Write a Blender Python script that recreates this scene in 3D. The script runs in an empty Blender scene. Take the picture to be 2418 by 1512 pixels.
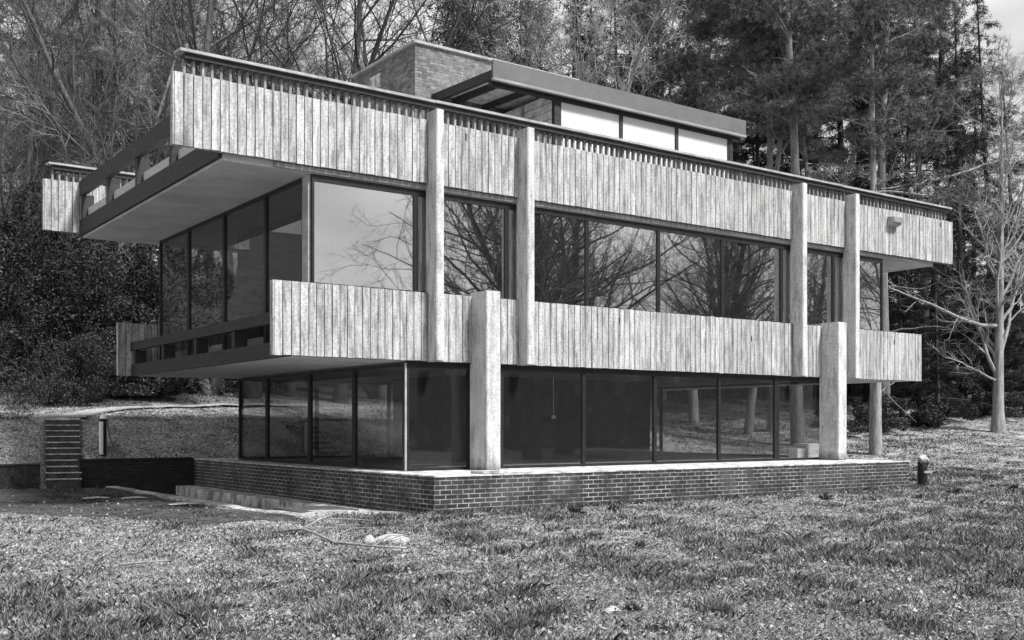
import bpy, bmesh, math, random
import numpy as np
from mathutils import Vector

C = bpy.context.scene.collection
SC = bpy.context.scene
PI = math.pi

# ---------------------------------------------------------------- camera, sky, sun, exposure
CAM = np.array([-10.11, -16.513, 1.6])
FX, HY, CX = 2520.0, 1006.0, 1209.0            # focal length, horizon row, centre column in a 2418 px wide frame
AX = np.array([0.81256, 0.58288]); FW = np.array([0.58288, 0.81256]); RT = np.array([0.81256, -0.58288])
cd = bpy.data.cameras.new('camera'); cam = bpy.data.objects.new('camera', cd); C.objects.link(cam)
cam.location = CAM; cam.rotation_euler = (PI/2, 0, -math.atan2(FW[0], FW[1]))
cd.sensor_width = 36; cd.lens = 36*FX/2418; cd.shift_y = 250/2418; cd.clip_start = .1; cd.clip_end = 1500
SC.camera = cam
SUN_EL, SUN_AZ = math.radians(53), math.radians(160)     # azimuth clockwise from +Y
w = bpy.data.worlds.new('World'); SC.world = w; w.use_nodes = True
nt = w.node_tree; nt.nodes.clear()
sky = nt.nodes.new('ShaderNodeTexSky'); sky.sky_type = 'NISHITA'; sky.sun_disc = False
sky.sun_elevation = SUN_EL; sky.sun_rotation = SUN_AZ; sky.air_density = 1; sky.dust_density = 6; sky.ozone_density = 1
bw = nt.nodes.new('ShaderNodeRGBToBW'); nt.links.new(sky.outputs[0], bw.inputs[0])
tc = nt.nodes.new('ShaderNodeTexCoord'); mp = nt.nodes.new('ShaderNodeMapping'); mp.inputs['Scale'].default_value = (1.6, 1.6, 4)
nz = nt.nodes.new('ShaderNodeTexNoise'); nz.inputs['Scale'].default_value = 3.2; nz.inputs['Detail'].default_value = 6
nt.links.new(tc.outputs['Generated'], mp.inputs[0]); nt.links.new(mp.outputs[0], nz.inputs['Vector'])
mr = nt.nodes.new('ShaderNodeMapRange'); mr.inputs[1].default_value = .3; mr.inputs[2].default_value = .7
mr.inputs[3].default_value = 6.0; mr.inputs[4].default_value = 11.5          # overcast sheet
nt.links.new(nz.outputs[0], mr.inputs[0])
mx = nt.nodes.new('ShaderNodeMix'); mx.data_type = 'FLOAT'; mx.inputs[0].default_value = .82
nt.links.new(bw.outputs[0], mx.inputs[2]); nt.links.new(mr.outputs[0], mx.inputs[3])
bg = nt.nodes.new('ShaderNodeBackground'); bg.inputs[1].default_value = .052
nt.links.new(mx.outputs[0], bg.inputs[0])
wo = nt.nodes.new('ShaderNodeOutputWorld'); nt.links.new(bg.outputs[0], wo.inputs[0])
sl = bpy.data.lights.new('sun', 'SUN'); sl.energy = 3.7; sl.angle = math.radians(9); sl.color = (1, 1, 1)
so = bpy.data.objects.new('sun', sl); C.objects.link(so)
sd = Vector((math.sin(SUN_AZ)*math.cos(SUN_EL), math.cos(SUN_AZ)*math.cos(SUN_EL), math.sin(SUN_EL)))
so.rotation_euler = sd.to_track_quat('Z', 'Y').to_euler(); so.location = (0, -40, 40)
SC.view_settings.view_transform = 'Standard'; SC.view_settings.look = 'None'
SC.view_settings.exposure = 1.1; SC.view_settings.gamma = 1
SC.cycles.max_bounces = 6; SC.cycles.diffuse_bounces = 3; SC.cycles.glossy_bounces = 3
SC.cycles.transmission_bounces = 4; SC.cycles.transparent_max_bounces = 12

def at(x, d):                                   # ground-plane spot seen in column x at depth d
    p = CAM[:2] + d*(FW + RT*((x-CX)/FX)); return float(p[0]), float(p[1])

# ---------------------------------------------------------------- materials
def mat(name, lo, hi=None, scale=4.0, stretch=(1, 1, 1), rough=.85, fine=None, attr=0.0, bump=0.0, spec=.3, objvar=0.0, p0=.3, p1=.7, stain=None, detail=6, coords='Object'):
    """grey procedural: noise between lo and hi, fine = (scale, amount) speckle, attr = per-board variation"""
    m = bpy.data.materials.new(name); m.use_nodes = True
    t = m.node_tree; N = t.nodes; L = t.links; b = N['Principled BSDF']
    b.inputs['Roughness'].default_value = rough; b.inputs['Specular IOR Level'].default_value = spec
    if hi is None:
        b.inputs['Base Color'].default_value = (lo, lo, lo, 1); return m
    co = N.new('ShaderNodeTexCoord'); ma = N.new('ShaderNodeMapping'); ma.inputs['Scale'].default_value = stretch
    L.new(co.outputs[coords], ma.inputs[0])
    n = N.new('ShaderNodeTexNoise'); n.inputs['Scale'].default_value = scale; n.inputs['Detail'].default_value = detail; n.inputs['Roughness'].default_value = .62
    L.new(ma.outputs[0], n.inputs['Vector'])
    r = N.new('ShaderNodeMapRange'); r.inputs[1].default_value = p0; r.inputs[2].default_value = p1; r.inputs[3].default_value = lo; r.inputs[4].default_value = hi
    L.new(n.outputs[0], r.inputs[0]); v = r.outputs[0]
    def mul(a, bsock):
        q = N.new('ShaderNodeMath'); q.operation = 'MULTIPLY'; L.new(a, q.inputs[0]); L.new(bsock, q.inputs[1]); return q.outputs[0]
    def rng(sock, a, bb, f=0., tt=1.):
        q = N.new('ShaderNodeMapRange'); q.inputs[1].default_value = f; q.inputs[2].default_value = tt; q.inputs[3].default_value = a; q.inputs[4].default_value = bb
        L.new(sock, q.inputs[0]); return q.outputs[0]
    if fine:
        f = N.new('ShaderNodeTexNoise'); f.inputs['Scale'].default_value = fine[0]; f.inputs['Detail'].default_value = 3
        L.new(co.outputs[coords], f.inputs['Vector']); v = mul(v, rng(f.outputs[0], 1-fine[1], 1+fine[1], .3, .7))
    if stain:                                    # (scale, stretch, threshold lo/hi, darkest factor)
        m2 = N.new('ShaderNodeMapping'); m2.inputs['Scale'].default_value = stain[1]; L.new(co.outputs[coords], m2.inputs[0])
        s = N.new('ShaderNodeTexNoise'); s.inputs['Scale'].default_value = stain[0]; s.inputs['Detail'].default_value = 8; L.new(m2.outputs[0], s.inputs['Vector'])
        v = mul(v, rng(s.outputs[0], stain[4], 1., stain[2], stain[3]))
    if attr:
        a = N.new('ShaderNodeAttribute'); a.attribute_name = 'rnd'; v = mul(v, rng(a.outputs['Fac'], 1-attr, 1+attr))
    if objvar:
        o = N.new('ShaderNodeObjectInfo'); v = mul(v, rng(o.outputs['Random'], 1-objvar, 1+objvar))
    L.new(v, b.inputs['Base Color'])
    if bump:
        bp = N.new('ShaderNodeBump'); bp.inputs['Strength'].default_value = bump; bp.inputs['Distance'].default_value = .02
        L.new(n.outputs[0], bp.inputs['Height']); L.new(bp.outputs[0], b.inputs['Normal'])
    return m

def attr_mat(name, lo, hi, rough=.8, objvar=0.0, trans=0.0, spec=.2):     # grey straight from the 'rnd' attribute
    m = bpy.data.materials.new(name); m.use_nodes = True
    t = m.node_tree; N = t.nodes; L = t.links; b = N['Principled BSDF']
    b.inputs['Roughness'].default_value = rough; b.inputs['Specular IOR Level'].default_value = spec
    a = N.new('ShaderNodeAttribute'); a.attribute_name = 'rnd'
    r = N.new('ShaderNodeMapRange'); r.inputs[3].default_value = lo; r.inputs[4].default_value = hi; L.new(a.outputs['Fac'], r.inputs[0]); v = r.outputs[0]
    if objvar:
        o = N.new('ShaderNodeObjectInfo'); q = N.new('ShaderNodeMapRange'); q.inputs[3].default_value = 1-objvar; q.inputs[4].default_value = 1+objvar
        L.new(o.outputs['Random'], q.inputs[0]); z = N.new('ShaderNodeMath'); z.operation = 'MULTIPLY'; L.new(v, z.inputs[0]); L.new(q.outputs[0], z.inputs[1]); v = z.outputs[0]
    L.new(v, b.inputs['Base Color'])
    return m

def brick_mat(name, c1, c2, mortar, bw_=.225, rh=.075, ms=.011, smear=0.0, bias=0.0):
    m = bpy.data.materials.new(name); m.use_nodes = True
    t = m.node_tree; N = t.nodes; L = t.links; b = N['Principled BSDF']; b.inputs['Roughness'].default_value = .8
    g = N.new('ShaderNodeNewGeometry'); s = N.new('ShaderNodeSeparateXYZ'); L.new(g.outputs['Position'], s.inputs[0])
    ad = N.new('ShaderNodeMath'); ad.operation = 'ADD'; L.new(s.outputs[0], ad.inputs[0]); L.new(s.outputs[1], ad.inputs[1])
    cb = N.new('ShaderNodeCombineXYZ'); L.new(ad.outputs[0], cb.inputs[0]); L.new(s.outputs[2], cb.inputs[1])
    k = N.new('ShaderNodeTexBrick'); L.new(cb.outputs[0], k.inputs['Vector'])
    k.inputs['Scale'].default_value = 1; k.inputs['Brick Width'].default_value = bw_; k.inputs['Row Height'].default_value = rh
    k.inputs['Mortar Size'].default_value = ms; k.inputs['Mortar Smooth'].default_value = .25; k.inputs['Bias'].default_value = bias
    for i, c in ((1, c1), (2, c2)): k.inputs[i].default_value = (c, c, c, 1)
    mo = N.new('ShaderNodeTexNoise'); mo.inputs['Scale'].default_value = 2.3; mo.inputs['Detail'].default_value = 5; L.new(g.outputs['Position'], mo.inputs['Vector'])
    mm = N.new('ShaderNodeMapRange'); mm.inputs[1].default_value = .35; mm.inputs[2].default_value = .65; mm.inputs[3].default_value = mortar*.2; mm.inputs[4].default_value = mortar*1.15
    L.new(mo.outputs[0], mm.inputs[0]); L.new(mm.outputs[0], k.inputs[3])
    no = N.new('ShaderNodeTexNoise'); no.inputs['Scale'].default_value = 9; no.inputs['Detail'].default_value = 6; L.new(g.outputs['Position'], no.inputs['Vector'])
    mr = N.new('ShaderNodeMapRange'); mr.inputs[1].default_value = .3; mr.inputs[2].default_value = .7; mr.inputs[3].default_value = .65; mr.inputs[4].default_value = 1.35; L.new(no.outputs[0], mr.inputs[0])
    x = N.new('ShaderNodeMix'); x.data_type = 'RGBA'; x.blend_type = 'MULTIPLY'; x.inputs[0].default_value = 1
    L.new(k.outputs['Color'], x.inputs[6]); L.new(mr.outputs[0], x.inputs[7]); out = x.outputs[2]
    if smear:                                   # mortar washed over the faces of some bricks
        n2 = N.new('ShaderNodeTexNoise'); n2.inputs['Scale'].default_value = 1.1; n2.inputs['Detail'].default_value = 4; L.new(g.outputs['Position'], n2.inputs['Vector'])
        r2 = N.new('ShaderNodeMapRange'); r2.inputs[1].default_value = .5; r2.inputs[2].default_value = .66; r2.inputs[3].default_value = 0; r2.inputs[4].default_value = smear; L.new(n2.outputs[0], r2.inputs[0])
        y = N.new('ShaderNodeMix'); y.data_type = 'RGBA'; L.new(r2.outputs[0], y.inputs[0]); L.new(out, y.inputs[6]); y.inputs[7].default_value = (.16, .16, .16, 1); out = y.outputs[2]
    L.new(out, b.inputs['Base Color'])
    bp = N.new('ShaderNodeBump'); bp.inputs['Strength'].default_value = .5; bp.inputs['Distance'].default_value = .01; bp.invert = True
    L.new(k.outputs['Fac'], bp.inputs['Height']); L.new(bp.outputs[0], b.inputs['Normal'])
    return m

def glass_mat(name, refl, tint, dirt=.0, wav=.006):
    m = bpy.data.materials.new(name); m.use_nodes = True
    t = m.node_tree; N = t.nodes; L = t.links; N.remove(N['Principled BSDF']); out = N['Material Output']
    tr = N.new('ShaderNodeBsdfTransparent'); tr.inputs[0].default_value = (tint, tint, tint, 1)
    gl = N.new('ShaderNodeBsdfGlossy'); gl.inputs['Roughness'].default_value = .015; gl.inputs[0].default_value = (.92, .92, .92, 1)
    g = N.new('ShaderNodeNewGeometry')
    dt = N.new('ShaderNodeVectorMath'); dt.operation = 'DOT_PRODUCT'; L.new(g.outputs['Normal'], dt.inputs[0]); L.new(g.outputs['Incoming'], dt.inputs[1])
    ab = N.new('ShaderNodeMath'); ab.operation = 'ABSOLUTE'; L.new(dt.outputs['Value'], ab.inputs[0])
    om = N.new('ShaderNodeMath'); om.operation = 'SUBTRACT'; om.use_clamp = True; om.inputs[0].default_value = 1; L.new(ab.outputs[0], om.inputs[1])
    pw = N.new('ShaderNodeMath'); pw.operation = 'POWER'; L.new(om.outputs[0], pw.inputs[0]); pw.inputs[1].default_value = 5
    ad = N.new('ShaderNodeMath'); ad.operation = 'ADD'; ad.use_clamp = True; L.new(pw.outputs[0], ad.inputs[0]); ad.inputs[1].default_value = refl
    n = N.new('ShaderNodeTexNoise'); n.inputs['Scale'].default_value = .9; n.inputs['Detail'].default_value = 1; L.new(g.outputs['Position'], n.inputs['Vector'])
    bp = N.new('ShaderNodeBump'); bp.inputs['Strength'].default_value = .25; bp.inputs['Distance'].default_value = wav; L.new(n.outputs[0], bp.inputs['Height']); L.new(bp.outputs[0], gl.inputs['Normal'])
    a = N.new('ShaderNodeMixShader'); L.new(ad.outputs[0], a.inputs[0]); L.new(tr.outputs[0], a.inputs[1]); L.new(gl.outputs[0], a.inputs[2]); res = a.outputs[0]
    if dirt:
        df = N.new('ShaderNodeBsdfDiffuse'); df.inputs[0].default_value = (.3, .3, .3, 1)
        ma = N.new('ShaderNodeMapping'); ma.inputs['Scale'].default_value = (5, 5, 2.5); L.new(g.outputs['Position'], ma.inputs[0])
        dn = N.new('ShaderNodeTexNoise'); dn.inputs['Scale'].default_value = 1.5; dn.inputs['Detail'].default_value = 8; L.new(ma.outputs[0], dn.inputs['Vector'])
        dr = N.new('ShaderNodeMapRange'); dr.inputs[1].default_value = .45; dr.inputs[2].default_value = .75; dr.inputs[3].default_value = .02; dr.inputs[4].default_value = dirt; L.new(dn.outputs[0], dr.inputs[0])
        c = N.new('ShaderNodeMixShader'); L.new(dr.outputs[0], c.inputs[0]); L.new(res, c.inputs[1]); L.new(df.outputs[0], c.inputs[2]); res = c.outputs[0]
    L.new(res, out.inputs[0]); return m

M = {}
M['boards'] = mat('weathered_boards', .2, .4, 2.2, (8, 8, .4), attr=.14, fine=(24, .28), p0=.34, p1=.56, stain=(3.0, (4, 4, .9), .36, .52, .66), bump=.15)
M['boards_dark'] = mat('shaded_boards', .2, .4, 2.2, (7, 7, .5), attr=.16)
M['backing'] = mat('batten_backing', .012)
M['concrete'] = mat('exposed_aggregate_concrete', .4, .55, 2.6, (1.4, 1.4, .7), fine=(34, .3), stain=(2.6, (3, 3, .6), .34, .52, .62), bump=.2)
def grime(m, z0, z1, dark):
    t = m.node_tree; N = t.nodes; L = t.links; b = N['Principled BSDF']; src = b.inputs['Base Color'].links[0].from_socket
    g = N.new('ShaderNodeNewGeometry'); s = N.new('ShaderNodeSeparateXYZ'); L.new(g.outputs['Position'], s.inputs[0])
    n = N.new('ShaderNodeTexNoise'); n.inputs['Scale'].default_value = 6; n.inputs['Detail'].default_value = 5; L.new(g.outputs['Position'], n.inputs['Vector'])
    a = N.new('ShaderNodeMath'); a.operation = 'MULTIPLY_ADD'; a.inputs[1].default_value = -.5; L.new(n.outputs[0], a.inputs[0]); L.new(s.outputs[2], a.inputs[2])
    r = N.new('ShaderNodeMapRange'); r.inputs[1].default_value = z0-.25; r.inputs[2].default_value = z1-.25; r.inputs[3].default_value = dark; r.inputs[4].default_value = 1; L.new(a.outputs[0], r.inputs[0])
    q = N.new('ShaderNodeMath'); q.operation = 'MULTIPLY'; L.new(src, q.inputs[0]); L.new(r.outputs[0], q.inputs[1]); L.new(q.outputs[0], b.inputs['Base Color'])
grime(M['concrete'], .68, .95, .35)
M['coping'] = mat('coping_metal', .2, .38, 3, (1, 1, 1), rough=.6, fine=(30, .15))
M['dark'] = mat('black_frame', .01, .02, 6, rough=.45)
M['dark_timber'] = mat('dark_stained_timber', .012, .04, 5, (1, 1, 6), rough=.7)
M['slat'] = mat('batten', .09, .3, 5, (4, 4, 1), attr=.3)  # tone darkened to carry the shade of the coping overhang
M['head'] = mat('window_head_trim', .16, .3, 3, (.5, 3, 3))
M['soffit'] = mat('soffit_board', .34, .5, 1.2, fine=(25, .1))
M['fascia'] = mat('lantern_fascia_sheet', .09, .13, 1.2, rough=.55, fine=(40, .12))
M['under'] = mat('weathered_soffit_plywood', .3, .62, 4, fine=(18, .35))
M['blind'] = mat('white_panel', .5, .58, 2, rough=.35, spec=.5)  # opaque pale tone stands in for sky reflected in the lantern glass
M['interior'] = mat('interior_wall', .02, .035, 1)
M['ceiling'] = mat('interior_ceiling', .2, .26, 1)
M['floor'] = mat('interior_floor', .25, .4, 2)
M['glass_up'] = glass_mat('first_floor_glass', .52, .6, .03)
M['glass_end'] = glass_mat('end_glass', .06, .75, .05)
M['glass_low'] = glass_mat('ground_floor_glass', .035, .8, .03)
M['kerb_'] = mat('roof_gravel', .3, .5, 9, fine=(40, .3))  # roof deck made pale to bounce light up onto the lantern underside
M['brick'] = brick_mat('plinth_brick', .008, .03, .3, bw_=.25, rh=.0862, ms=.0095, smear=.22)
M['brick_dark'] = brick_mat('retaining_brick', .006, .014, .03, bw_=.262, rh=.0862, ms=.01)
M['brick_tower'] = brick_mat('tower_brick', .07, .17, .15, ms=.008)
M['paving'] = mat('plinth_slab', .32, .6, 3, fine=(30, .25), stain=(4, (1, 1, 1), .4, .55, .5))
M['footing'] = mat('concrete_footing', .26, .6, 3, fine=(26, .3), stain=(5, (1, 1, .5), .4, .55, .45), bump=.4)
M['step'] = mat('worn_step', .02, .08, 5, fine=(25, .3))
M['tread'] = mat('step_nosing', .25, .6, 5, fine=(20, .5))
M['bark'] = mat('grey_bark', .03, .12, 3, (4, 4, .6), fine=(22, .35), objvar=.35, bump=.5)
M['bark_pale'] = mat('pale_bark', .1, .3, 3, (3, 3, .5), fine=(20, .3), objvar=.15, bump=.5)
M['bark_dark'] = mat('dark_bark', .02, .06, 3, (4, 4, .6), fine=(22, .3), objvar=.3)
M['twig'] = mat('bare_twigs', .035, .13, .6, fine=(3, .3), objvar=.4)
M['twig_pale'] = mat('pale_twigs', .15, .4, .7, fine=(3, .3), objvar=.2)
M['needle'] = attr_mat('pine_needles', .008, .27, objvar=.25)
M['needle_dark'] = attr_mat('spruce_needles', .005, .06, objvar=.25)
M['leaf'] = attr_mat('evergreen_leaves', .006, .1, rough=.65, spec=.2, objvar=.2)
M['ivy'] = attr_mat('ivy_leaves', .012, .14, rough=.65, spec=.2, objvar=.2)
M['grass'] = attr_mat('grass_blades', .02, .6)
M['litter'] = attr_mat('dead_leaves', .05, .38)
M['white'] = mat('white_stone', .2, .45, 8, fine=(30, .2))
M['card'] = mat('pale_cardboard', .72, .85, 4)

# ---------------------------------------------------------------- mesh helpers
class MB:
    def __init__(s): s.v = []; s.f = []; s.r = []
    def box(s, x0, x1, y0, y1, z0, z1, r=None):
        if x0 > x1: x0, x1 = x1, x0
        if y0 > y1: y0, y1 = y1, y0
        b = len(s.v); r = random.random() if r is None else r
        s.v += [(x0, y0, z0), (x1, y0, z0), (x1, y1, z0), (x0, y1, z0), (x0, y0, z1), (x1, y0, z1), (x1, y1, z1), (x0, y1, z1)]
        s.f += [(b, b+3, b+2, b+1), (b+4, b+5, b+6, b+7), (b, b+1, b+5, b+4), (b+1, b+2, b+6, b+5), (b+2, b+3, b+7, b+6), (b+3, b, b+4, b+7)]
        s.r += [r]*8; return s
    def prism(s, pts, z0, z1, r=.5):               # pts: (x,y) counter-clockwise; z may be per-point callables
        n = len(pts); b = len(s.v)
        s.v += [(x, y, z0) for x, y in pts] + [(x, y, z1) for x, y in pts]; s.r += [r]*2*n
        s.f += [tuple(range(b+n-1, b-1, -1)), tuple(range(b+n, b+2*n))]
        s.f += [(b+i, b+(i+1) % n, b+n+(i+1) % n, b+n+i) for i in range(n)]; return s
    def hexa(s, p, r=.5):                          # eight corners, bottom ring then top ring
        b = len(s.v); s.v += [tuple(q) for q in p]; s.r += [r]*8
        s.f += [(b, b+3, b+2, b+1), (b+4, b+5, b+6, b+7), (b, b+1, b+5, b+4), (b+1, b+2, b+6, b+5), (b+2, b+3, b+7, b+6), (b+3, b, b+4, b+7)]; return s
    def tube(s, pts, rad, n=8, r=.5):
        P = np.array(pts, float)
        if np.isscalar(rad): rad = [rad]*len(P)
        b = len(s.v)
        for i in range(len(P)):
            d = P[min(i+1, len(P)-1)]-P[max(i-1, 0)]; d /= np.linalg.norm(d)+1e-9
            u = np.cross(d, (0, 0, 1) if abs(d[2]) < .9 else (1, 0, 0)); u /= np.linalg.norm(u); q = np.cross(d, u)
            for k in range(n):
                a = 2*PI*k/n; s.v.append(tuple(P[i]+rad[i]*(math.cos(a)*u+math.sin(a)*q)))
        s.r += [r]*(n*len(P))
        for i in range(len(P)-1):
            for k in range(n):
                s.f.append((b+i*n+k, b+i*n+(k+1) % n, b+(i+1)*n+(k+1) % n, b+(i+1)*n+k))
        s.f.append(tuple(range(b+n-1, b-1, -1))); e = b+(len(P)-1)*n; s.f.append(tuple(range(e, e+n))); return s
    def build(s, name, m, parent=None, bevel=0.0, smooth=False):
        me = bpy.data.meshes.new(name); me.from_pydata(s.v, [], s.f)
        a = me.attributes.new('rnd', 'FLOAT', 'POINT'); a.data.foreach_set('value', np.array(s.r, np.float32))
        o = bpy.data.objects.new(name, me); C.objects.link(o); me.materials.append(m)
        if parent: o.parent = parent
        if bevel:
            bm = bmesh.new(); bm.from_mesh(me)
            bmesh.ops.recalc_face_normals(bm, faces=bm.faces)
            bmesh.ops.bevel(bm, geom=list(bm.edges), offset=bevel, segments=2, affect='EDGES', clamp_overlap=True); bm.to_mesh(me); bm.free()
        if smooth: me.polygons.foreach_set('use_smooth', [True]*len(me.polygons))
        return o

def np_mesh(name, V, F, rnd=None, smooth=False):   # F: (n,k) of one arity
    me = bpy.data.meshes.new(name); V = np.asarray(V, np.float32); F = np.asarray(F, np.int32); k = F.shape[1]
    me.vertices.add(len(V)); me.vertices.foreach_set('co', V.ravel())
    me.loops.add(F.size); me.loops.foreach_set('vertex_index', F.ravel())
    me.polygons.add(len(F)); me.polygons.foreach_set('loop_start', np.arange(0, F.size, k, dtype=np.int32))
    me.polygons.foreach_set('loop_total', np.full(len(F), k, np.int32))
    if smooth: me.polygons.foreach_set('use_smooth', np.ones(len(F), bool))
    if rnd is not None:
        a = me.attributes.new('rnd', 'FLOAT', 'POINT'); a.data.foreach_set('value', np.asarray(rnd, np.float32))
    me.update(calc_edges=True); me.validate(); return me
def obj(name, me, m, parent=None):
    o = bpy.data.objects.new(name, me); C.objects.link(o)
    if not me.materials: me.materials.append(m)
    if parent: o.parent = parent
    return o
def tag(o, label, cat, group=None):
    o['label'] = label; o['category'] = cat
    if group: o['group'] = group
    return o
def thing(name, label, cat, loc=(0, 0, 0), rz=0, group=None):
    o = bpy.data.objects.new(name, None); C.objects.link(o); o.location = loc; o.rotation_euler = (0, 0, rz); o.empty_display_size = .3
    return tag(o, label, cat, group)
def dup(root, loc, rz=0, sc=1.0, label=None, group=None):
    r = root.copy(); C.objects.link(r); r.location = loc; r.rotation_euler = (0, 0, rz); r.scale = (sc, sc, sc)
    if label: r['label'] = label
    if group: r['group'] = group
    for ch in list(root.children):
        c = ch.copy(); C.objects.link(c); c.parent = r
    return r
rg = np.random.default_rng(7); random.seed(7)

# ---------------------------------------------------------------- terrain
def sst(a, b, x): t = np.clip((x-a)/(b-a), 0, 1); return t*t*(3-2*t)
_k = rg.normal(size=(10, 2))*np.array([[.9]]*5+[[2.6]]*5); _p = rg.uniform(0, 6.28, 10); _a = np.array([.022]*5+[.009]*5)
def bumps(X, Y): return sum(_a[i]*np.sin(_k[i, 0]*X+_k[i, 1]*Y+_p[i]) for i in range(10))
def H(X, Y):
    X = np.asarray(X, float); Y = np.asarray(Y, float)
    jump = np.where(X > 14.43, .70*sst(5, 13, Y)*(1-sst(17, 26, X)), .62*sst(12.74, 12.9, Y))
    bank = .48*np.clip(Y-12.9, 0, 2.3)+.13*np.clip(Y-15.2, 0, 14)+.27*np.clip(Y-29, 0, 90)
    back = jump+bank
    s = FW[0]*X+FW[1]*Y
    right = .0026*np.clip(s-8, 0, 30)**2+.156*np.clip(s-38, 0, 120)
    wx = sst(15, 27, X)
    z = back*(1-wx)+np.minimum(right, back+2)*wx
    ch = sst(-2.16, -2.14, X)*(1-sst(-.02, .1, X))*sst(1.3, 1.34, Y)*(1-sst(12.75, 12.8, Y))
    z = z-.3*ch
    z = np.where((X-.21*(Y-12.55) > -3.95) & (X-.21*(Y-12.55) < -2.98) & (Y > 12.3) & (Y < 15.4), np.minimum(z, -.12+.62*(Y-12.55)), z)
    flat = sst(-1.2, 0, X)*(1-sst(14.4, 15, X))*sst(-.6, 0, Y)*(1-sst(12, 12.7, Y))
    return z+bumps(X, Y)*(1-flat)*(1-ch)*sst(.2, 1.2, np.hypot(np.clip(X+1, -1e9, 0), np.clip(-Y, -1, 1e9))+ (X > 0)*np.clip(-Y, 0, 9)+.25)-.02*flat
xs = np.unique(np.round(np.concatenate([np.linspace(-250, -30, 20), np.linspace(-30, -12, 30), np.arange(-12, 18, .16), np.arange(18, 60, .5), np.linspace(60, 260, 22), [-2.16, -2.14, -.02, .1]]), 3))
ys = np.unique(np.round(np.concatenate([np.linspace(-250, -30, 20), np.linspace(-30, -16, 12), np.arange(-16, 17, .16), np.arange(17, 60, .5), np.linspace(60, 260, 22), [1.3, 1.34, 12.74, 12.9, 12.75, 12.8]]), 3))
XX, YY = np.meshgrid(xs, ys); ZZ = H(XX, YY)
nx = len(xs); ii = (np.arange(len(ys)-1)[:, None]*nx+np.arange(nx-1)[None]).ravel()
ground_me = np_mesh('ground', np.stack([XX.ravel(), YY.ravel(), ZZ.ravel()], 1), np.stack([ii, ii+1, ii+nx+1, ii+nx], 1), smooth=True)
def ground_mat():
    m = bpy.data.materials.new('lawn_soil'); m.use_nodes = True
    t = m.node_tree; N = t.nodes; L = t.links; b = N['Principled BSDF']; b.inputs['Roughness'].default_value = .95; b.inputs['Specular IOR Level'].default_value = .1
    g = N.new('ShaderNodeNewGeometry')
    def noise(sc, d, a, bb, f=.35, tt=.65):
        n = N.new('ShaderNodeTexNoise'); n.inputs['Scale'].default_value = sc; n.inputs['Detail'].default_value = d; n.inputs['Roughness'].default_value = .65; L.new(g.outputs['Position'], n.inputs['Vector'])
        q = N.new('ShaderNodeMapRange'); q.inputs[1].default_value = f; q.inputs[2].default_value = tt; q.inputs[3].default_value = a; q.inputs[4].default_value = bb; L.new(n.outputs[0], q.inputs[0]); return q.outputs[0]
    def mul(a, c):
        q = N.new('ShaderNodeMath'); q.operation = 'MULTIPLY'; L.new(a, q.inputs[0]); L.new(c, q.inputs[1]); return q.outputs[0]
    v = mul(noise(.8, 8, .17, .38), mul(noise(14, 6, .3, 1.5), noise(60, 3, .5, 1.5)))
    s = N.new('ShaderNodeSeparateXYZ'); L.new(g.outputs['Position'], s.inputs[0])
    def rng(sock, f, tt, a, bb):
        q = N.new('ShaderNodeMapRange'); q.interpolation_type = 'SMOOTHSTEP'; q.inputs[1].default_value = f; q.inputs[2].default_value = tt; q.inputs[3].default_value = a; q.inputs[4].default_value = bb; L.new(sock, q.inputs[0]); return q.outputs[0]
    # leaf-mould floor of the wood starts where the lawn stops
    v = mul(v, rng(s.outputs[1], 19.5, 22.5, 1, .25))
    L.new(v, b.inputs['Base Color'])
    h = N.new('ShaderNodeTexNoise'); h.inputs['Scale'].default_value = 22; h.inputs['Detail'].default_value = 6; L.new(g.outputs['Position'], h.inputs['Vector'])
    bp = N.new('ShaderNodeBump'); bp.inputs['Strength'].default_value = .9; bp.inputs['Distance'].default_value = .05; L.new(h.outputs[0], bp.inputs['Height']); L.new(bp.outputs[0], b.inputs['Normal'])
    return m
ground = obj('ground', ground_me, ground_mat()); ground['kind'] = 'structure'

# mossy tarmac apron with its pale concrete kerb, left of the plinth
def strip(name, pts, wid, m, dz=.006, thick=None):
    P = np.array(pts, float); n = len(P)
    T = np.gradient(P, axis=0); T /= np.linalg.norm(T, axis=1)[:, None]; Nn = np.stack([-T[:, 1], T[:, 0]], 1)
    A = P+Nn*wid/2; B = P-Nn*wid/2; b = MB()
    za = H(A[:, 0], A[:, 1])+dz; zb = H(B[:, 0], B[:, 1])+dz; zz = np.maximum(za, zb)
    for i in range(n-1):
        lo = (thick or .05)
        b.hexa([(*B[i], zz[i]-lo), (*B[i+1], zz[i+1]-lo), (*A[i+1], zz[i+1]-lo), (*A[i], zz[i]-lo), (*B[i], zz[i]), (*B[i+1], zz[i+1]), (*A[i+1], zz[i+1]), (*A[i], zz[i])])
    o = b.build(name, m); o['kind'] = 'structure'; return o
def dense(pts, step=.25):
    out = []
    for (a, b) in zip(pts[:-1], pts[1:]):
        n = max(1, int(math.dist(a, b)/step))
        out += [(a[0]+(b[0]-a[0])*i/n, a[1]+(b[1]-a[1])*i/n) for i in range(n)]
    return out+[pts[-1]]
M['kerb'] = mat('kerb_concrete', .3, .55, 4, fine=(22, .3), stain=(3, (1, 1, 1), .38, .52, .5))
kb = MB()
yy = 0.2; 
while yy < 12.5:
    l = .9; j = random.uniform(-.015, .015); kb.box(-2.44+j, -2.15+j, yy, min(yy+l-.012, 12.55), -.35, .012+random.uniform(-.008, .01)); yy += l
o = kb.build('kerb', M['kerb'], bevel=.008); o['kind'] = 'structure'
M['moss'] = mat('mossy_tarmac', .025, .085, 1.6, fine=(24, .5), stain=(6, (1, 1, 1), .4, .6, .5), bump=.6, rough=.95)
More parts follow.
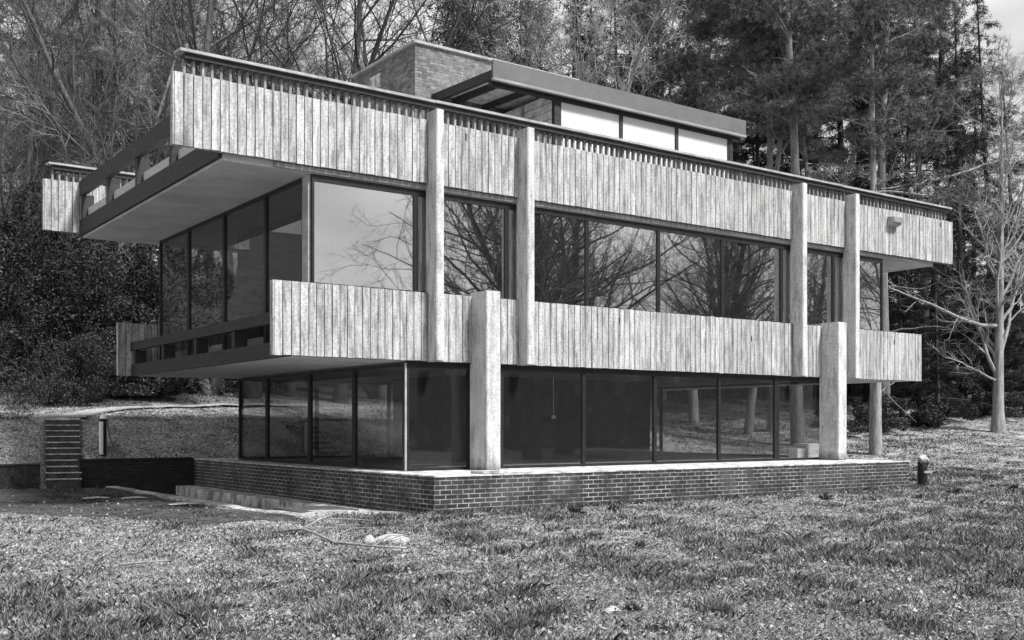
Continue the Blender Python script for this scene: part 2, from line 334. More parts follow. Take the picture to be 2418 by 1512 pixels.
ap = MB(); gx = np.arange(-8.2, -2.44, .2); gy = np.arange(-.9, 12.6, .2)
idx = {}
for a, x in enumerate(gx):
    for b_, y in enumerate(gy):
        # ragged outline: the nearer, left corner has grown back to lawn
        if y < (-.3 if x > -4.6 else .2+(-4.6-x)*2.6) + .35*math.sin(3.1*x) or x < -7.4: continue
        idx[a, b_] = len(ap.v); ap.v.append((x, y, float(H(x, y))+.006)); ap.r.append(.5)
for (a, b_) in list(idx):
    q = [(a, b_), (a+1, b_), (a+1, b_+1), (a, b_+1)]
    if all(k in idx for k in q): ap.f.append(tuple(idx[k] for k in q))
o = ap.build('path', M['moss'], smooth=True); o['kind'] = 'structure'
chn = MB().box(-2.14, -.56, 1.36, 12.72, -.34, -.285); o = chn.build('gutter', M['kerb']); o['kind'] = 'structure'
strip('path', dense([(-2.5, 15.9), (-1.9, 16.9), (-.9, 18.0), (.8, 19.0), (3.2, 19.6), (6.5, 19.6)]), .8, mat('garden_path', .2, .36, 3, fine=(20, .3)), .03)

# ---------------------------------------------------------------- the building
B = thing('pavilion_building', 'two-storey concrete and timber pavilion with long glazed front on a dark brick plinth', 'building')
PL = .69
pb = MB().box(0, 14.43, 0, 12.73, -.5, PL-.03).build('brick_plinth', M['brick'], B)
MB().box(.0, 14.45, -.012, 12.74, PL-.028, PL).build('plinth_paving', M['paving'], pb, bevel=.004)
ft = MB()
yy = .7
while yy < 12.6:
    l = random.uniform(1.3, 1.9); ft.box(-.52, -.004, yy, min(yy+l-.008, 12.72), -.5, -.05+random.uniform(-.006, .006)); yy += l
ft.build('concrete_footing', M['footing'], pb, bevel=.012)

def boards(mb, x0, x1, yf, yb, z0, z1, pitch=.165, gap=.018, ragged=.006):
    x = x0
    while x < x1-.02:
        wd = pitch*random.uniform(.93, 1.07); xe = min(x+wd, x1)
        if x1-xe < .05: xe = x1
        j = random.uniform(-.004, .004); s = 1 if yb > yf else -1
        mb.box(x+gap/2, xe-gap/2, yf+j, yb-s*.004, z0+random.uniform(-ragged, ragged), z1+random.uniform(-ragged, ragged)); x = xe
def parapet(name, x0, x1, y0, y1, z0, z1, front=True, m='boards', end_caps=True):
    """boards on both faces of a dark core, a cap board on each end"""
    mb = MB(); boards(mb, x0, x1, y0, y0+.04, z0, z1); boards(mb, x0, x1, y1, y1-.04, z0, z1)
    for xa, xb in ((x0-.028, x0-.002), (x1+.002, x1+.028)): mb.box(xa, xb, y0-.006, y1+.006, z0, z1)
    o = mb.build(name, M[m], B)
    MB().box(x0+.01, x1-.01, y0+.042, y1-.042, z0+.03, z1-.03).build('core', M['backing'], o)
    return o
UZ0, UZ1, LZ0, LZ1 = 6.49, 7.76, 2.91, 4.285
pu = parapet('parapet', -4.08, 19.5, 1.95, 2.07, UZ0, UZ1)
pl = parapet('parapet', -2.24, 17.9, 1.95, 2.07, LZ0, LZ1)
fu = parapet('parapet', -4.08, 19.5, 11.86, 12.0, UZ0, UZ1)
fl = parapet('parapet', -2.24, 17.9, 11.98, 12.12, LZ0, LZ1)
def slats(parent, y0, y1):
    s = MB(); x = -3.9
    while x < 19.3:
        j = random.uniform(-.008, .008); s.box(x+j, x+j+.045, y0+random.uniform(0, .012), y1, UZ1-.3, 8.018); x += .165
    s.build('slats', M['slat'], parent)
slats(pu, 1.995, 2.09); slats(fu, 11.9, 11.97)
def coping(parent, yc):
    c = MB(); x = -4.0
    while x < 19.4:
        e = min(x+2.6, 19.42); j = random.uniform(-.006, .006)
        c.hexa([(x, yc-.16, 8.118+j), (e-.006, yc-.16, 8.118+j), (e-.006, yc+.2, 8.15+j), (x, yc+.2, 8.15+j),
                (x, yc-.16, 8.175+j), (e-.006, yc-.16, 8.175+j), (e-.006, yc+.2, 8.2+j), (x, yc+.2, 8.2+j)]); x = e
    c.build('coping', M['coping'], parent, bevel=.006)
    MB().box(-3.9, 19.3, yc-.11, yc+.15, 8.02, 8.106).build('coping_rail', M['dark_timber'], parent)  # dark strip standing in for the shaded underside of the coping
coping(pu, 2.03); coping(fu, 11.93)

# twin slender fins and the two stout piers
for x0, x1 in ((1.06, 1.235), (3.32, 3.5), (12.22, 12.395), (14.42, 14.595)):
    MB().box(x0, x1, 1.63, 2.055, LZ0-.015, 7.93).build('concrete_fin', M['concrete'], B, bevel=.014)
for x0, x1 in ((2.12, 2.47), (13.4, 13.75)):
    MB().box(x0, x1, 1.42, 2.05, PL+.002, 4.36).build('concrete_pier', M['concrete'], B, bevel=.014)

# weep slots cut in the boards
for par, X, Z in ((pu, 1.95, 7.5), (pu, 3.66, 6.95), (pu, 18.9, 7.55), (pl, 6.15, 3.95), (pl, 10.6, 3.75), (pl, 16.6, 3.95)):
    MB().box(X, X+.022, 1.938, 1.96, Z, Z+.13).build('weep_slot', M['backing'], par)
# slabs, soffits, floors, ceilings
MB().box(-1.84, 17.5, 2.075, 11.97, 2.9, 3.12).build('floor_slab', M['soffit'], B)
MB().box(-3.17, 18.7, 2.075, 11.85, 6.37, 6.62).build('roof_slab', M['soffit'], B)
MB().box(-3.1, 18.6, 2.1, 11.8, 6.9, 7.1).build('roof_deck', M['kerb_'], B)
MB().box(.7, 14.3, 2.16, 11.0, PL+.002, PL+.012).build('floor', M['floor'], B)
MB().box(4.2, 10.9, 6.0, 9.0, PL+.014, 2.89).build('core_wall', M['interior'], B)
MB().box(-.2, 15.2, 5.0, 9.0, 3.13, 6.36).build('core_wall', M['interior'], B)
MB().box(.7, 14.4, 2.2, 11.0, 2.86, 2.897).build('ceiling', M['ceiling'], B)
MB().box(-1.3, 16.2, 2.2, 11.0, 6.3, 6.366).build('ceiling', M['ceiling'], B)

# window strips
def window(axis, c, a0, a1, z0, z1, glass, fl_=.045, fr=.045, ft_=.06, fb=.05, dep=.07, sub=None):
    f = MB(); a0 += .002; a1 -= .002
    def bx(p0, p1, q0, q1, d0=-dep/2, d1=dep/2):
        if axis == 'y': f.box(p0, p1, c+d0, c+d1, q0, q1)
        else: f.box(c+d0, c+d1, p0, p1, q0, q1)
    bx(a0, a0+fl_, z0, z1); bx(a1-fr, a1, z0, z1); bx(a0+fl_, a1-fr, z1-ft_, z1, -dep/2+.002, dep/2-.002); bx(a0+fl_, a1-fr, z0, z0+fb, -dep/2+.002, dep/2-.002)
    o = f.build('window', M['dark'], B)
    g = MB()
    if axis == 'y': g.box(a0+fl_-.01, a1-fr+.01, c-.004, c+.004, z0+fb-.01, z1-ft_+.01)
    else: g.box(c-.004, c+.004, a0+fl_-.01, a1-fr+.01, z0+fb-.01, z1-ft_+.01)
    g.build('pane', M[glass], o); return o
GY = 2.1
fx = [-1.42, .86, 3.1, 5.33, 7.535, 9.72, 11.93, 14.07, 16.27]          # first-floor front
for a, b_ in zip(fx[:-1], fx[1:]): window('y', GY+.02, a, b_, LZ1+.005, 6.37, 'glass_up', ft_=.13, fb=.03)
for a, b_ in zip(fx[:-1], fx[1:]): window('y', 11.2, a, b_, LZ1+.005, 6.37, 'glass_end')
for a, b_ in ((2.42, 4.27), (4.27, 6.61), (6.61, 8.97), (8.97, 11.15)): window('x', -1.42, a, b_, 3.12, 6.37, 'glass_end', fl_=.06, fr=.06, ft_=.07)
for a, b_ in ((2.42, 4.27), (4.27, 6.61), (6.61, 8.97), (8.97, 11.15)): window('x', 16.27, a, b_, 3.12, 6.37, 'glass_end')
MB().box(-1.47, -1.33, 2.16, 2.42, 3.12, 6.368).build('corner_post', M['coping'], B)
MB().box(-2.2, 17.8, 2.02, 2.06, 6.39, 6.475).build('window_head', M['head'], B)
gx_ = [(.64, 2.13, .04, .04), (2.46, 3.06, .26, .02), (3.06, 5.215, .045, .045), (5.215, 7.4, .045, .045), (7.4, 9.58, .045, .045), (9.58, 11.78, .045, .1), (11.78, 13.42, .12, .03)]
gx_ = [(.64, 2.13, .04, .04), (2.9, 5.215, .09, .045), (5.215, 7.4, .045, .045), (7.4, 9.58, .045, .045), (9.58, 11.72, .045, .09), (11.72, 14.3, .09, .04)]
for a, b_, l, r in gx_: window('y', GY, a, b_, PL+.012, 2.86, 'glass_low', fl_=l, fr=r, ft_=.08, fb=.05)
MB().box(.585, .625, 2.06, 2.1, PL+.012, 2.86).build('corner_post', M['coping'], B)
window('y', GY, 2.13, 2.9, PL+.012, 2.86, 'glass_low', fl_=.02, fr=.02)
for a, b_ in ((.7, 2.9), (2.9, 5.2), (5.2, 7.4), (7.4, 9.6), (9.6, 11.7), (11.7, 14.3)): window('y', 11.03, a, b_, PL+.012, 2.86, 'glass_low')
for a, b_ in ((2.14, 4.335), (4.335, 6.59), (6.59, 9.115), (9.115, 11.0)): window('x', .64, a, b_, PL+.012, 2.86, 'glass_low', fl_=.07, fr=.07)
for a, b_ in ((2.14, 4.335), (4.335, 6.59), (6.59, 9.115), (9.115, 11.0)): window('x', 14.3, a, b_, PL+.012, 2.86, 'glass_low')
MB().box(.6, 14.3, 2.03, 2.13, 2.862, 2.898).build('window_head', M['dark'], B)

# balcony at the left end of the upper floor, and its twin below
def balcony(x, y0, y1, z0, z1, zl, zt, posts, wl=.09):
    b = MB().box(x-wl/2, x+wl/2, y0, y1, z0, zl).build('balcony', M['dark_timber'], B)
    MB().box(x-wl/2-.015, x+wl/2+.015, y0, y1, zt, z1).build('rail', M['dark_timber'], b)
    for p in posts: MB().box(x-wl/2+.012, x+wl/2+.2, p, p+.16, zl+.001, zt-.001).build('post', M['dark_timber'], b)
    MB().box(x+.05, x+1.7, y0+.02, y1-.02, z0+.145, z0+.19).build('deck', M['soffit'], b)
    return b
bb = balcony(-3.2, 2.09, 11.84, 6.42, 7.79, 6.81, 7.42, (2.3, 4.7, 7.0, 9.3, 11.6))
balcony(-1.9, 2.09, 11.96, 2.9, 3.78, 3.2, 3.56, (2.3, 4.7, 7.0, 9.3, 11.6))
# balcony(18.72, 2.09, 11.84, 6.42, 7.75, 6.81, 7.42, (2.3, 4.7, 7.0, 9.3, 11.6))

# roof lantern
RX0, RX1 = 3.62, 11.98
ln = MB().hexa([(RX0, 3.36, 9.5), (RX1, 3.36, 9.5), (RX1, 3.42, 9.5), (RX0, 3.42, 9.5), (RX0, 3.36, 9.9), (RX1, 3.36, 9.9), (RX1, 3.42, 9.9), (RX0, 3.42, 9.9)]).build('roof_lantern', M['fascia'], B, bevel=.005)
MB().box(RX0, RX1, 3.345, 3.44, 9.44, 9.498).build('fascia_trim', M['head'], ln)
MB().box(RX0+.05, RX1-.05, 3.5, 3.62, 9.36, 9.46).build('head_beam', M['dark_timber'], ln)
MB().hexa([(RX0, 3.43, 9.68), (RX1, 3.43, 9.68), (RX1, 6.6, 9.8), (RX0, 6.6, 9.8), (RX0, 3.43, 9.78), (RX1, 3.43, 9.78), (RX1, 6.6, 9.9), (RX0, 6.6, 9.9)]).build('lantern_roof', M['under'], ln)
for x, wd, dz in ((RX0, .1, .2), (4.2, .12, .13), (5.1, .09, .13)):
    MB().hexa([(x, 3.43, 9.675-dz), (x+wd, 3.43, 9.675-dz), (x+wd, 6.6, 9.79-dz), (x, 6.6, 9.79-dz), (x, 3.43, 9.675), (x+wd, 3.43, 9.675), (x+wd, 6.6, 9.79), (x, 6.6, 9.79)]).build('beam', M['dark_timber'], ln)
def sky_pale_window(a0, a1):
    f = MB(); c = 3.56; z0, z1 = 7.12, 9.42
    for p0, p1, q0, q1 in ((a0, a0+.05, z0, z1), (a1-.05, a1, z0, z1), (a0+.05, a1-.05, z1-.07, z1), (a0+.05, a1-.05, z0, z0+.07)): f.box(p0, p1, c-.04, c+.04, q0, q1)
    o = f.build('clerestory_window', M['dark_timber'], B)
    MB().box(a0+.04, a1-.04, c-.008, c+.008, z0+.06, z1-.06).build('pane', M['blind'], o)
for a, b_ in ((5.66, 7.62), (7.622, 9.54), (9.542, 11.5)): sky_pale_window(a, b_)
MB().box(5.5, 5.655, 3.51, 3.62, 7.11, 9.42).build('corner_post', M['dark_timber'], ln)
MB().box(11.505, 11.62, 3.51, 3.62, 7.11, 9.42).build('corner_post', M['dark_timber'], ln)
sw = MB()
for k in range(12): sw.box(5.52, 5.58, 3.63, 5.9, 7.15+k*.2, 7.33+k*.2)
sw.build('boarded_side', M['under'], ln); MB().box(5.585, 11.6, 5.7, 5.95, 7.11, 9.6).build('back_wall', M['interior'], ln)
MB().box(5.49, 5.6, 4.75, 4.86, 7.11, 9.5).build('corner_post', M['head'], ln)
# stair tower in brick
tw = MB().box(3.13, 8.2, 6.0, 9.25, 6.63, 10.93).build('stair_tower', M['brick_tower'], B)
MB().box(3.07, 8.26, 5.94, 9.31, 10.932, 11.0).build('coping', M['coping'], tw, bevel=.006)
MB().box(3.09, 3.128, 7.7, 8.25, 10.3, 10.66).build('vent', M['paving'], tw)
MB().box(4.3, 4.7, 7.7, 8.1, 11.002, 11.3).build('vent_pipe', M['dark'], tw)
# floodlight on the parapet
fq = MB().hexa([(16.28, 1.77, 7.36), (16.72, 1.77, 7.36), (16.72, 1.944, 7.28), (16.28, 1.944, 7.28), (16.28, 1.72, 7.53), (16.72, 1.72, 7.53), (16.72, 1.944, 7.56), (16.28, 1.944, 7.56)]).build('floodlight', M['coping'], B, bevel=.01)
MB().box(16.32, 16.68, 1.73, 1.76, 7.39, 7.5).build('lens', M['head'], fq)

# ---------------------------------------------------------------- retaining walls, steps, bollards, drain
rw = thing('retaining_wall', 'very dark brick retaining wall running left from the plinth to the steps', 'wall', (-3.03, 12.73, 0))
MB().box(0, 3.028, 0, .2, -.5, .68).build('wall', M['brick_dark'], rw); MB().box(-.015, 3.0, -.02, .215, .682, .73).build('coping', M['brick_dark'], rw)
rw2 = thing('retaining_wall', 'low mossy retaining wall left of the garden steps, half grown over', 'wall', (-8.5, 12.73, 0))
MB().box(0, 4.5, 0, .2, -.5, .6).build('wall', mat('mossy_brick', .012, .06, 5, fine=(20, .5), bump=.6), rw2); MB().box(-.02, 4.5, -.03, .22, .602, .64).build('coping', M['step'], rw2)
st = thing('garden_steps', 'flight of worn concrete steps climbing the grass bank beside the dark retaining wall', 'steps', (-3.9, 12.55, 0), -.207)
for k in range(11):
    y = k*.25; z = .1+k*.155
    t_ = MB().box(.02+(k % 3)*.01, .84, y+.02, y+.6, z-.3, z+.11).build('step', M['step'], st, bevel=.01)
    MB().box(0, .86, y, y+.3, z+.112, z+.138).build('tread', M['tread'], t_, bevel=.008)
MB().box(-.02, .9, 2.7, 4.3, 1.76, 1.83).build('landing', M['kerb'], st, bevel=.01)
def bollard(loc, label, lean=0.0, hgt=.92, broken=False):
    r = thing('bollard_light', label, 'bollard light', loc, 0, None)
    if not broken:
        MB().tube([(0, 0, -.1), (0, 0, hgt)], .085, 14).build('post', M['dark'], r, smooth=False)
        MB().tube([(0, 0, hgt+.002), (0, 0, hgt+.05)], .12, 14).build('collar', M['dark'], r)
        MB().tube([(0, 0, hgt+.052), (.01, .01, hgt+.12), (-.02, 0, hgt+.2)], [.1, .09, .03], 9).build('lamp_head', M['card'], r)
        MB().tube([(.1, -.02, hgt), (.16, -.04, .5), (.26, -.1, .2)], .012, 5).build('cable', M['dark'], r)
        MB().box(-.1, -.03, -.1, .03, .02, hgt-.02).build('reflective_strip', M['card'], r)  # pale strip paints the lit left side of the post
    else:
        MB().tube([(0, 0, -.1), (0, 0, .5), (.02, 0, .6)], [.13, .13, .12], 14).build('post', M['dark'], r)
        MB().tube([(-.14, -.1, .12), (-.15, -.1, .62)], .02, 6).build('bracket', M['dark'], r)
        MB().box(-.14, .2, -.16, -.13, .34, .4).build('strap', M['head'], r)
        MB().tube([(-.16, 0, .6), (.06, 0, .62), (.2, 0, .56)], [.05, .15, .05], 10).build('collar', M['dark'], r)
        MB().tube([(-.13, 0, .7), (.0, 0, .72), (.14, 0, .66)], [.06, .13, .1], 10).build('lamp_head', M['white'], r)
    return r
x, y = -2.27, 13.38; bollard((x, y, float(H(x, y))), 'slim dark bollard light with a bright cracked head on the grass bank by the steps')
x, y = 15.4, .25; bollard((x, y, float(H(x, y))), 'short broken bollard light with a tilted pale head just right of the plinth', broken=True)
dr = thing('drain_chamber', 'low brick drain chamber with a dark slab lid beside the kerb', 'drain', (-1.55, 1.3, 0))
MB().box(-.5, .5, -.4, .7, -.4, .02).build('brick_wall', M['brick'], dr); MB().box(-.6, .56, -.3, .9, .022, .075).build('lid', mat('dark_slab', .03, .07, 4, fine=(30, .3)), dr, bevel=.01)
sb = MB().box(-.6, .6, -.22, .22, 0, .05).build('paving_slab', M['kerb'], bevel=.01); sb.location = (1.75, .35, PL+.003); sb.rotation_euler = (0, 0, .06)
tag(sb, 'loose pale slab lying on the plinth edge in front of the left pier', 'slab')

# things behind the glass
def carton(loc, sx, sy, sz, label, rz=0, g='white cartons inside the window'):
    r = thing('carton', label, 'box', loc, rz, g)
    MB().box(-sx/2, sx/2, -sy/2, sy/2, 0, sz).build('body', M['card'], r, bevel=.006)
    MB().box(-sx/2-.006, sx/2+.006, -sy/2-.006, sy/2+.006, sz*.72, sz+.012).build('lid', M['card'], r, bevel=.004); return r
carton((13.05, 2.5, PL+.013), .34, .3, .27, 'small white carton alone on the floor inside the window left of the right pier')
carton((13.75, 2.75, PL+.013), .62, .4, .19, 'lower of two stacked white cartons behind the window by the right pier', .1)
carton((13.73, 2.74, PL+.218), .6, .4, .19, 'upper of two stacked white cartons behind the window by the right pier', .04)
def crumple(name, label, loc, sx, sy, sz, seed, m, cat):
    r = np.random.default_rng(seed); n = 14; u = np.linspace(-1, 1, n); U, V_ = np.meshgrid(u, u)
    Z = np.clip(1-(U**2+V_**2)*.8, 0, 1)*sz*(.55+.6*r.random((n, n))); U = U+r.normal(0, .05, (n, n)); V_ = V_+r.normal(0, .05, (n, n))
    i = (np.arange(n-1)[:, None]*n+np.arange(n-1)[None]).ravel()
    o = obj(name, np_mesh(name, np.stack([U.ravel()*sx/2, V_.ravel()*sy/2, Z.ravel()], 1), np.stack([i, i+1, i+n+1, i+n], 1)), m); o.location = loc
    return tag(o, label, cat)
crumple('dust_sheet', 'crumpled white dust sheet heaped on the first-floor sill near the right fins', (12.0, 2.5, LZ1-.05), 1.5, .5, .42, 3, M['white'], 'sheet')
crumple('paper_heap', 'white paper heap on the first-floor sill between the two right fins', (13.6, 2.42, LZ1-.05), 1.0, .4, .6, 4, M['white'], 'paper')
MB().box(-1.2, 16.2, 2.18, 2.75, 4.05, 4.24).build('inner_sill', M['floor'], B)

# ---------------------------------------------------------------- loose things on the lawn
def gz(x, y): return float(H(x, y))
fb = MB(); 
def limb(mb, pts, r0, r1, n=6): mb.tube([(x, y, z) for x, y, z in pts], list(np.linspace(r0*.75, r1*.75, len(pts))*(1+np.array([.18*math.sin(9*i+len(pts)) for i in range(len(pts))]))), n)
limb(fb, [(-3.95, -1.9, .05), (-3.62, -2.3, .12), (-3.7, -3.0, .1), (-3.75, -3.6, .05), (-3.55, -4.3, .05), (-3.35, -4.8, .06)], .03, .018)
limb(fb, [(-3.62, -2.3, .12), (-3.2, -2.0, .22), (-2.8, -1.7, .26), (-2.5, -1.3, .2)], .022, .008)
limb(fb, [(-3.2, -2.0, .22), (-2.7, -2.1, .2), (-2.3, -2.0, .15)], .014, .006)
limb(fb, [(-3.74, -3.4, .07), (-3.2, -3.0, .16), (-2.7, -2.9, .14)], .014, .006)
limb(fb, [(-3.55, -4.3, .05), (-3.2, -4.1, .15), (-2.7, -4.2, .12), (-2.4, -4.1, .06)], .014, .005)
for k in range(14):
    t = random.random(); x, y = -3.6+t*.9, -1.9-2.4*random.random(); limb(fb, [(x, y, .06), (x+random.uniform(-.2, .4), y+random.uniform(-.2, .3), .15), (x+random.uniform(-.3, .6), y+random.uniform(-.3, .5), .1)], .007, .003, 4)
tag(fb.build('fallen_branch', M['bark_pale'], smooth=True), 'forked fallen branch lying on the lawn in front of the drain chamber', 'branch')
def stick(pts, r, label, m='bark'):
    b = MB(); limb(b, [(x, y, gz(x, y)+z) for x, y, z in pts], r, r*.5); tag(b.build('stick', M[m], smooth=True), label, 'stick')
stick([(-6.65, -4.0, .05), (-6.35, -3.98, .07), (-6.05, -3.92, .05)], .025, 'pale broken stick lying on the left of the lawn', 'bark_pale')
stick([(-5.25, -2.6, 0), (-5.2, -2.55, .14), (-5.12, -2.5, .27)], .008, 'thin dry stalk standing upright in the lawn left of the fallen branch', 'bark_pale')
stick([(-3.0, -3.6, 0), (-2.99, -3.6, .1), (-2.96, -3.58, .2)], .035, 'short dark stub standing upright beside the fallen branch', 'bark_dark')
stick([(-5.0, -6.9, .04), (-4.8, -6.9, .1), (-4.6, -6.75, .04)], .02, 'small curved twig on the lawn below the fallen branch', 'bark_dark')
def rock(label, loc, sx, sy, sz, seed, name='stone', cat='stone'):
    bm = bmesh.new(); bmesh.ops.create_icosphere(bm, subdivisions=3, radius=1); r = np.random.default_rng(seed); k = r.normal(size=(6, 3))*1.7; p = r.uniform(0, 6, 6)
    for v in bm.verts:
        q = 1+.12*sum(math.sin(float(k[i]@np.array(v.co))+p[i]) for i in range(6)); v.co = Vector((v.co.x*sx*q, v.co.y*sy*q, v.co.z*sz*q))
    me = bpy.data.meshes.new(name); bm.to_mesh(me); bm.free(); me.polygons.foreach_set('use_smooth', [True]*len(me.polygons)); o = obj(name, me, M['white']); o.location = loc; return tag(o, label, cat)
rock('large pale stone half sunk in the lawn right of the fallen branch', (-3.0, -3.7, .02), .26, .14, .09, 1)
rock('small pale stone close beside the large one in the lawn', (-3.32, -3.72, .02), .1, .09, .09, 2)
crumple('paper_scrap', 'crumpled white paper scrap on the lawn at bottom right of the centre', (-4.32, -9.85, gz(-4.32, -9.85)+.03), .15, .08, .04, 6, M['white'], 'litter')
rock('flat white stone in the grass at the bottom left corner', (-8.1, -7.75, .015), .2, .08, .035, 8)
for k, (x, y, l) in enumerate(((-3.9, 7.8, 'left'), (-3.2, 7.4, 'middle'), (-2.95, 4.9, 'right'))):
    crumple('paper_scrap', 'flat white scrap on the mossy apron, %s of three' % {'left': 'farthest', 'middle': 'the central one', 'right': 'nearest'}[l], (x, y, gz(x, y)+.02), .55, .3, .035, 20+k, M['white'], 'litter')

# ---------------------------------------------------------------- grass, leaf litter
def scatter(n, d0, d1, power=1.0, x0=-60, x1=2480):
    d = d0*(d1/d0)**(rg.random(n)**power); px = rg.uniform(x0, x1, n)
    P = CAM[None, :2]+d[:, None]*(FW[None]+RT[None]*((px-CX)/FX)[:, None]); return P, d
def keep(P, apron=True):
    X, Y = P[:, 0], P[:, 1]
    bad = (X > -.6) & (X < 14.5) & (Y > -.03) & (Y < 12.9)
    bad |= (X > -2.5) & (X < 0) & (Y > .15) & (Y < 12.95)
    bad |= (X-.21*(Y-12.55) > -4.1) & (X-.21*(Y-12.55) < -2.9) & (Y > 12.4) & (Y < 16.8)
    bad |= (Y > 12.6) & (Y < 13.0) & (X < 14.5)
    return ~bad
_nk = [(rg.normal(size=2)*f, rg.uniform(0, 6.28)) for f in (.35, .5, .8, 1.2, 1.7, 2.4, 3.6, 5.5, 8, 12)]
def patch(P): 
    s = sum(np.sin(P @ k+p)*w for (k, p), w in zip(_nk, (.45, .55, .7, .75, .75, .75, .75, .7, .6, .5))); return s/2.8
def in_apron(P): X, Y = P[:, 0], P[:, 1]; return (X > -7.4) & (X < -2.3) & (Y > np.where(X > -4.6, -.3, .2+(-4.6-X)*2.6)) & (Y < 12.7)
def grass():
    # tufts: every blade of a tuft shares its tone, so the sward breaks up into light and dark clumps
    C0, d0 = scatter(105000, 6.5, 62, 1.0); 
    e = 1500; EX = rg.uniform(-.4, 14.6, e); E_ = np.stack([EX, -.04-np.abs(rg.normal(0, .09, e))], 1); C0 = np.concatenate([C0, E_]); d0 = np.concatenate([d0, (E_-CAM[:2]) @ FW])
    k = keep(C0) & ~(in_apron(C0) & (rg.random(len(C0)) < .5)); C0, d0 = C0[k], d0[k]; m = 9
    pt0 = patch(C0)+.7*((C0[:, 1] > -.35) & (C0[:, 1] < 0) & (C0[:, 0] > -.5) & (C0[:, 0] < 14.7)); tall = pt0+rg.normal(0, .35, len(C0)); tone = np.clip(.44-.27*sst(-.1, .9, tall)+rg.normal(0, .2, len(C0)), 0, 1); th = .018+.075*sst(.1, 1.3, tall)+.02*rg.random(len(C0))
    P = np.repeat(C0, m, 0); d = np.repeat(d0, m); n = len(P); off = rg.normal(0, 1, (n, 2))*(.022+.0022*d)[:, None]; P = P+off
    ap_ = in_apron(P); hgt = np.repeat(th, m)*np.where(ap_, .5, 1)*(.7+.6*rg.random(n)); wd = .0015+.0003*d
    a = rg.uniform(0, 6.28, n); lean = (off*.6+rg.normal(0, .34, (n, 2))*hgt[:, None])+np.array([.006, -.003])
    z = H(P[:, 0], P[:, 1])-.004; dk = keep(P)
    base = np.stack([P[:, 0], P[:, 1], z], 1); s = np.stack([np.cos(a)*wd, np.sin(a)*wd, np.zeros(n)], 1)
    mid = base+np.stack([lean[:, 0]*.35, lean[:, 1]*.35, hgt*.6], 1); tip = base+np.stack([lean[:, 0], lean[:, 1], hgt*(.85+.15*rg.random(n))], 1)
    V = np.stack([base-s, base+s, mid+s*.7, tip, mid-s*.7], 1)[dk].reshape(-1, 3); n2 = int(dk.sum())
    F = np.arange(n2*5).reshape(n2, 5)
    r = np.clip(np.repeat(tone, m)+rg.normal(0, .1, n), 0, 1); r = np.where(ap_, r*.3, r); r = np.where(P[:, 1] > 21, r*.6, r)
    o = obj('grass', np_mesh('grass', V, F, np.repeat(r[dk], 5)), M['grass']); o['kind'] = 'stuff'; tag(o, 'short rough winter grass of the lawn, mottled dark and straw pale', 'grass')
grass()
def litter():
    P, d = scatter(42000, 6.5, 50, 1.0); k = keep(P) & ~(in_apron(P) & (rg.random(len(P)) < .8)); 
    k &= (patch(P) < .5+.5*rg.random(len(P))); P, d = P[k], d[k]; n = len(P)
    s = rg.uniform(.008, .022, n)*(1+d*.02); a = rg.uniform(0, 6.28, n); z = H(P[:, 0], P[:, 1])+rg.uniform(.02, .06, n)
    u = np.stack([np.cos(a), np.sin(a), rg.normal(0, .4, n)], 1)*s[:, None]; v = np.stack([-np.sin(a), np.cos(a), rg.normal(0, .4, n)], 1)*(s*rg.uniform(.4, .9, n))[:, None]
    c = np.stack([P[:, 0], P[:, 1], z], 1); up = np.array([0, 0, 1.])*(s*.35)[:, None]
    V = np.stack([c-u, c-v+up, c+u*.9, c+v*1.1+up], 1).reshape(-1, 3); F = np.arange(n*4).reshape(n, 4)
    o = obj('fallen_leaves', np_mesh('fallen_leaves', V, F, np.repeat(rg.beta(1.1, 2.6, n), 4)), M['litter']); o['kind'] = 'stuff'; tag(o, 'dead pale leaves strewn over the lawn', 'leaves')
litter()

def tussock(loc, n, h, label, seed, dark=.12):
    r = np.random.default_rng(seed); a = r.uniform(0, 6.28, n); q = np.abs(r.normal(0, .3, n))+.1; L_ = h*r.uniform(.6, 1.15, n)
    base = np.stack([np.cos(a)*.04*r.random(n), np.sin(a)*.04*r.random(n), np.zeros(n)], 1)
    dirn = np.stack([np.cos(a)*np.sin(q*1.6), np.sin(a)*np.sin(q*1.6), np.cos(q*1.6)], 1); s = np.stack([-np.sin(a), np.cos(a), 0*a], 1)*.009
    mid = base+dirn*L_[:, None]*.55; tip = base+dirn*L_[:, None]; tip[:, 2] -= L_*q*.5
    V = np.stack([base-s, base+s, mid+s, tip, mid-s], 1).reshape(-1, 3); F = np.arange(n*5).reshape(n, 5)
    o = obj('plant_tuft', np_mesh('plant_tuft', V, F, np.repeat(r.uniform(0, .25, n), 5)), M['grass']); o.location = loc; return tag(o, label, 'plant')
tussock((2.05, -1.5, gz(2.05, -1.5)), 60, .26, 'dark spiky plant tuft on the lawn below the plinth, the larger of two close together', 1)
tussock((2.85, -1.65, gz(2.85, -1.65)), 45, .22, 'smaller dark spiky tuft right of the large one below the plinth', 2)
tussock((-4.05, -9.8, gz(-4.05, -9.8)), 120, .09, 'round dark moss cushion near the bottom edge of the lawn', 3)
tussock((-.4, -5.9, gz(-.4, -5.9)), 90, .13, 'dark weed clump alone in the middle of the lawn', 4)
tussock((.55, -2.6, gz(.55, -2.6)), 80, .1, 'low dark weed patch on the lawn near the plinth corner', 5)
tussock((8.6, -1.9, gz(8.6, -1.9)), 50, .22, 'dark spiky tuft below the right half of the plinth', 6)
tussock((12.3, -2.6, gz(12.3, -2.6)), 40, .26, 'upright dark stalky tuft on the lawn at the right', 9)
tussock((15.6, -2.2, gz(15.6, -2.2)), 160, .2, 'wide dark weed mound on the lawn right of the broken bollard', 8)

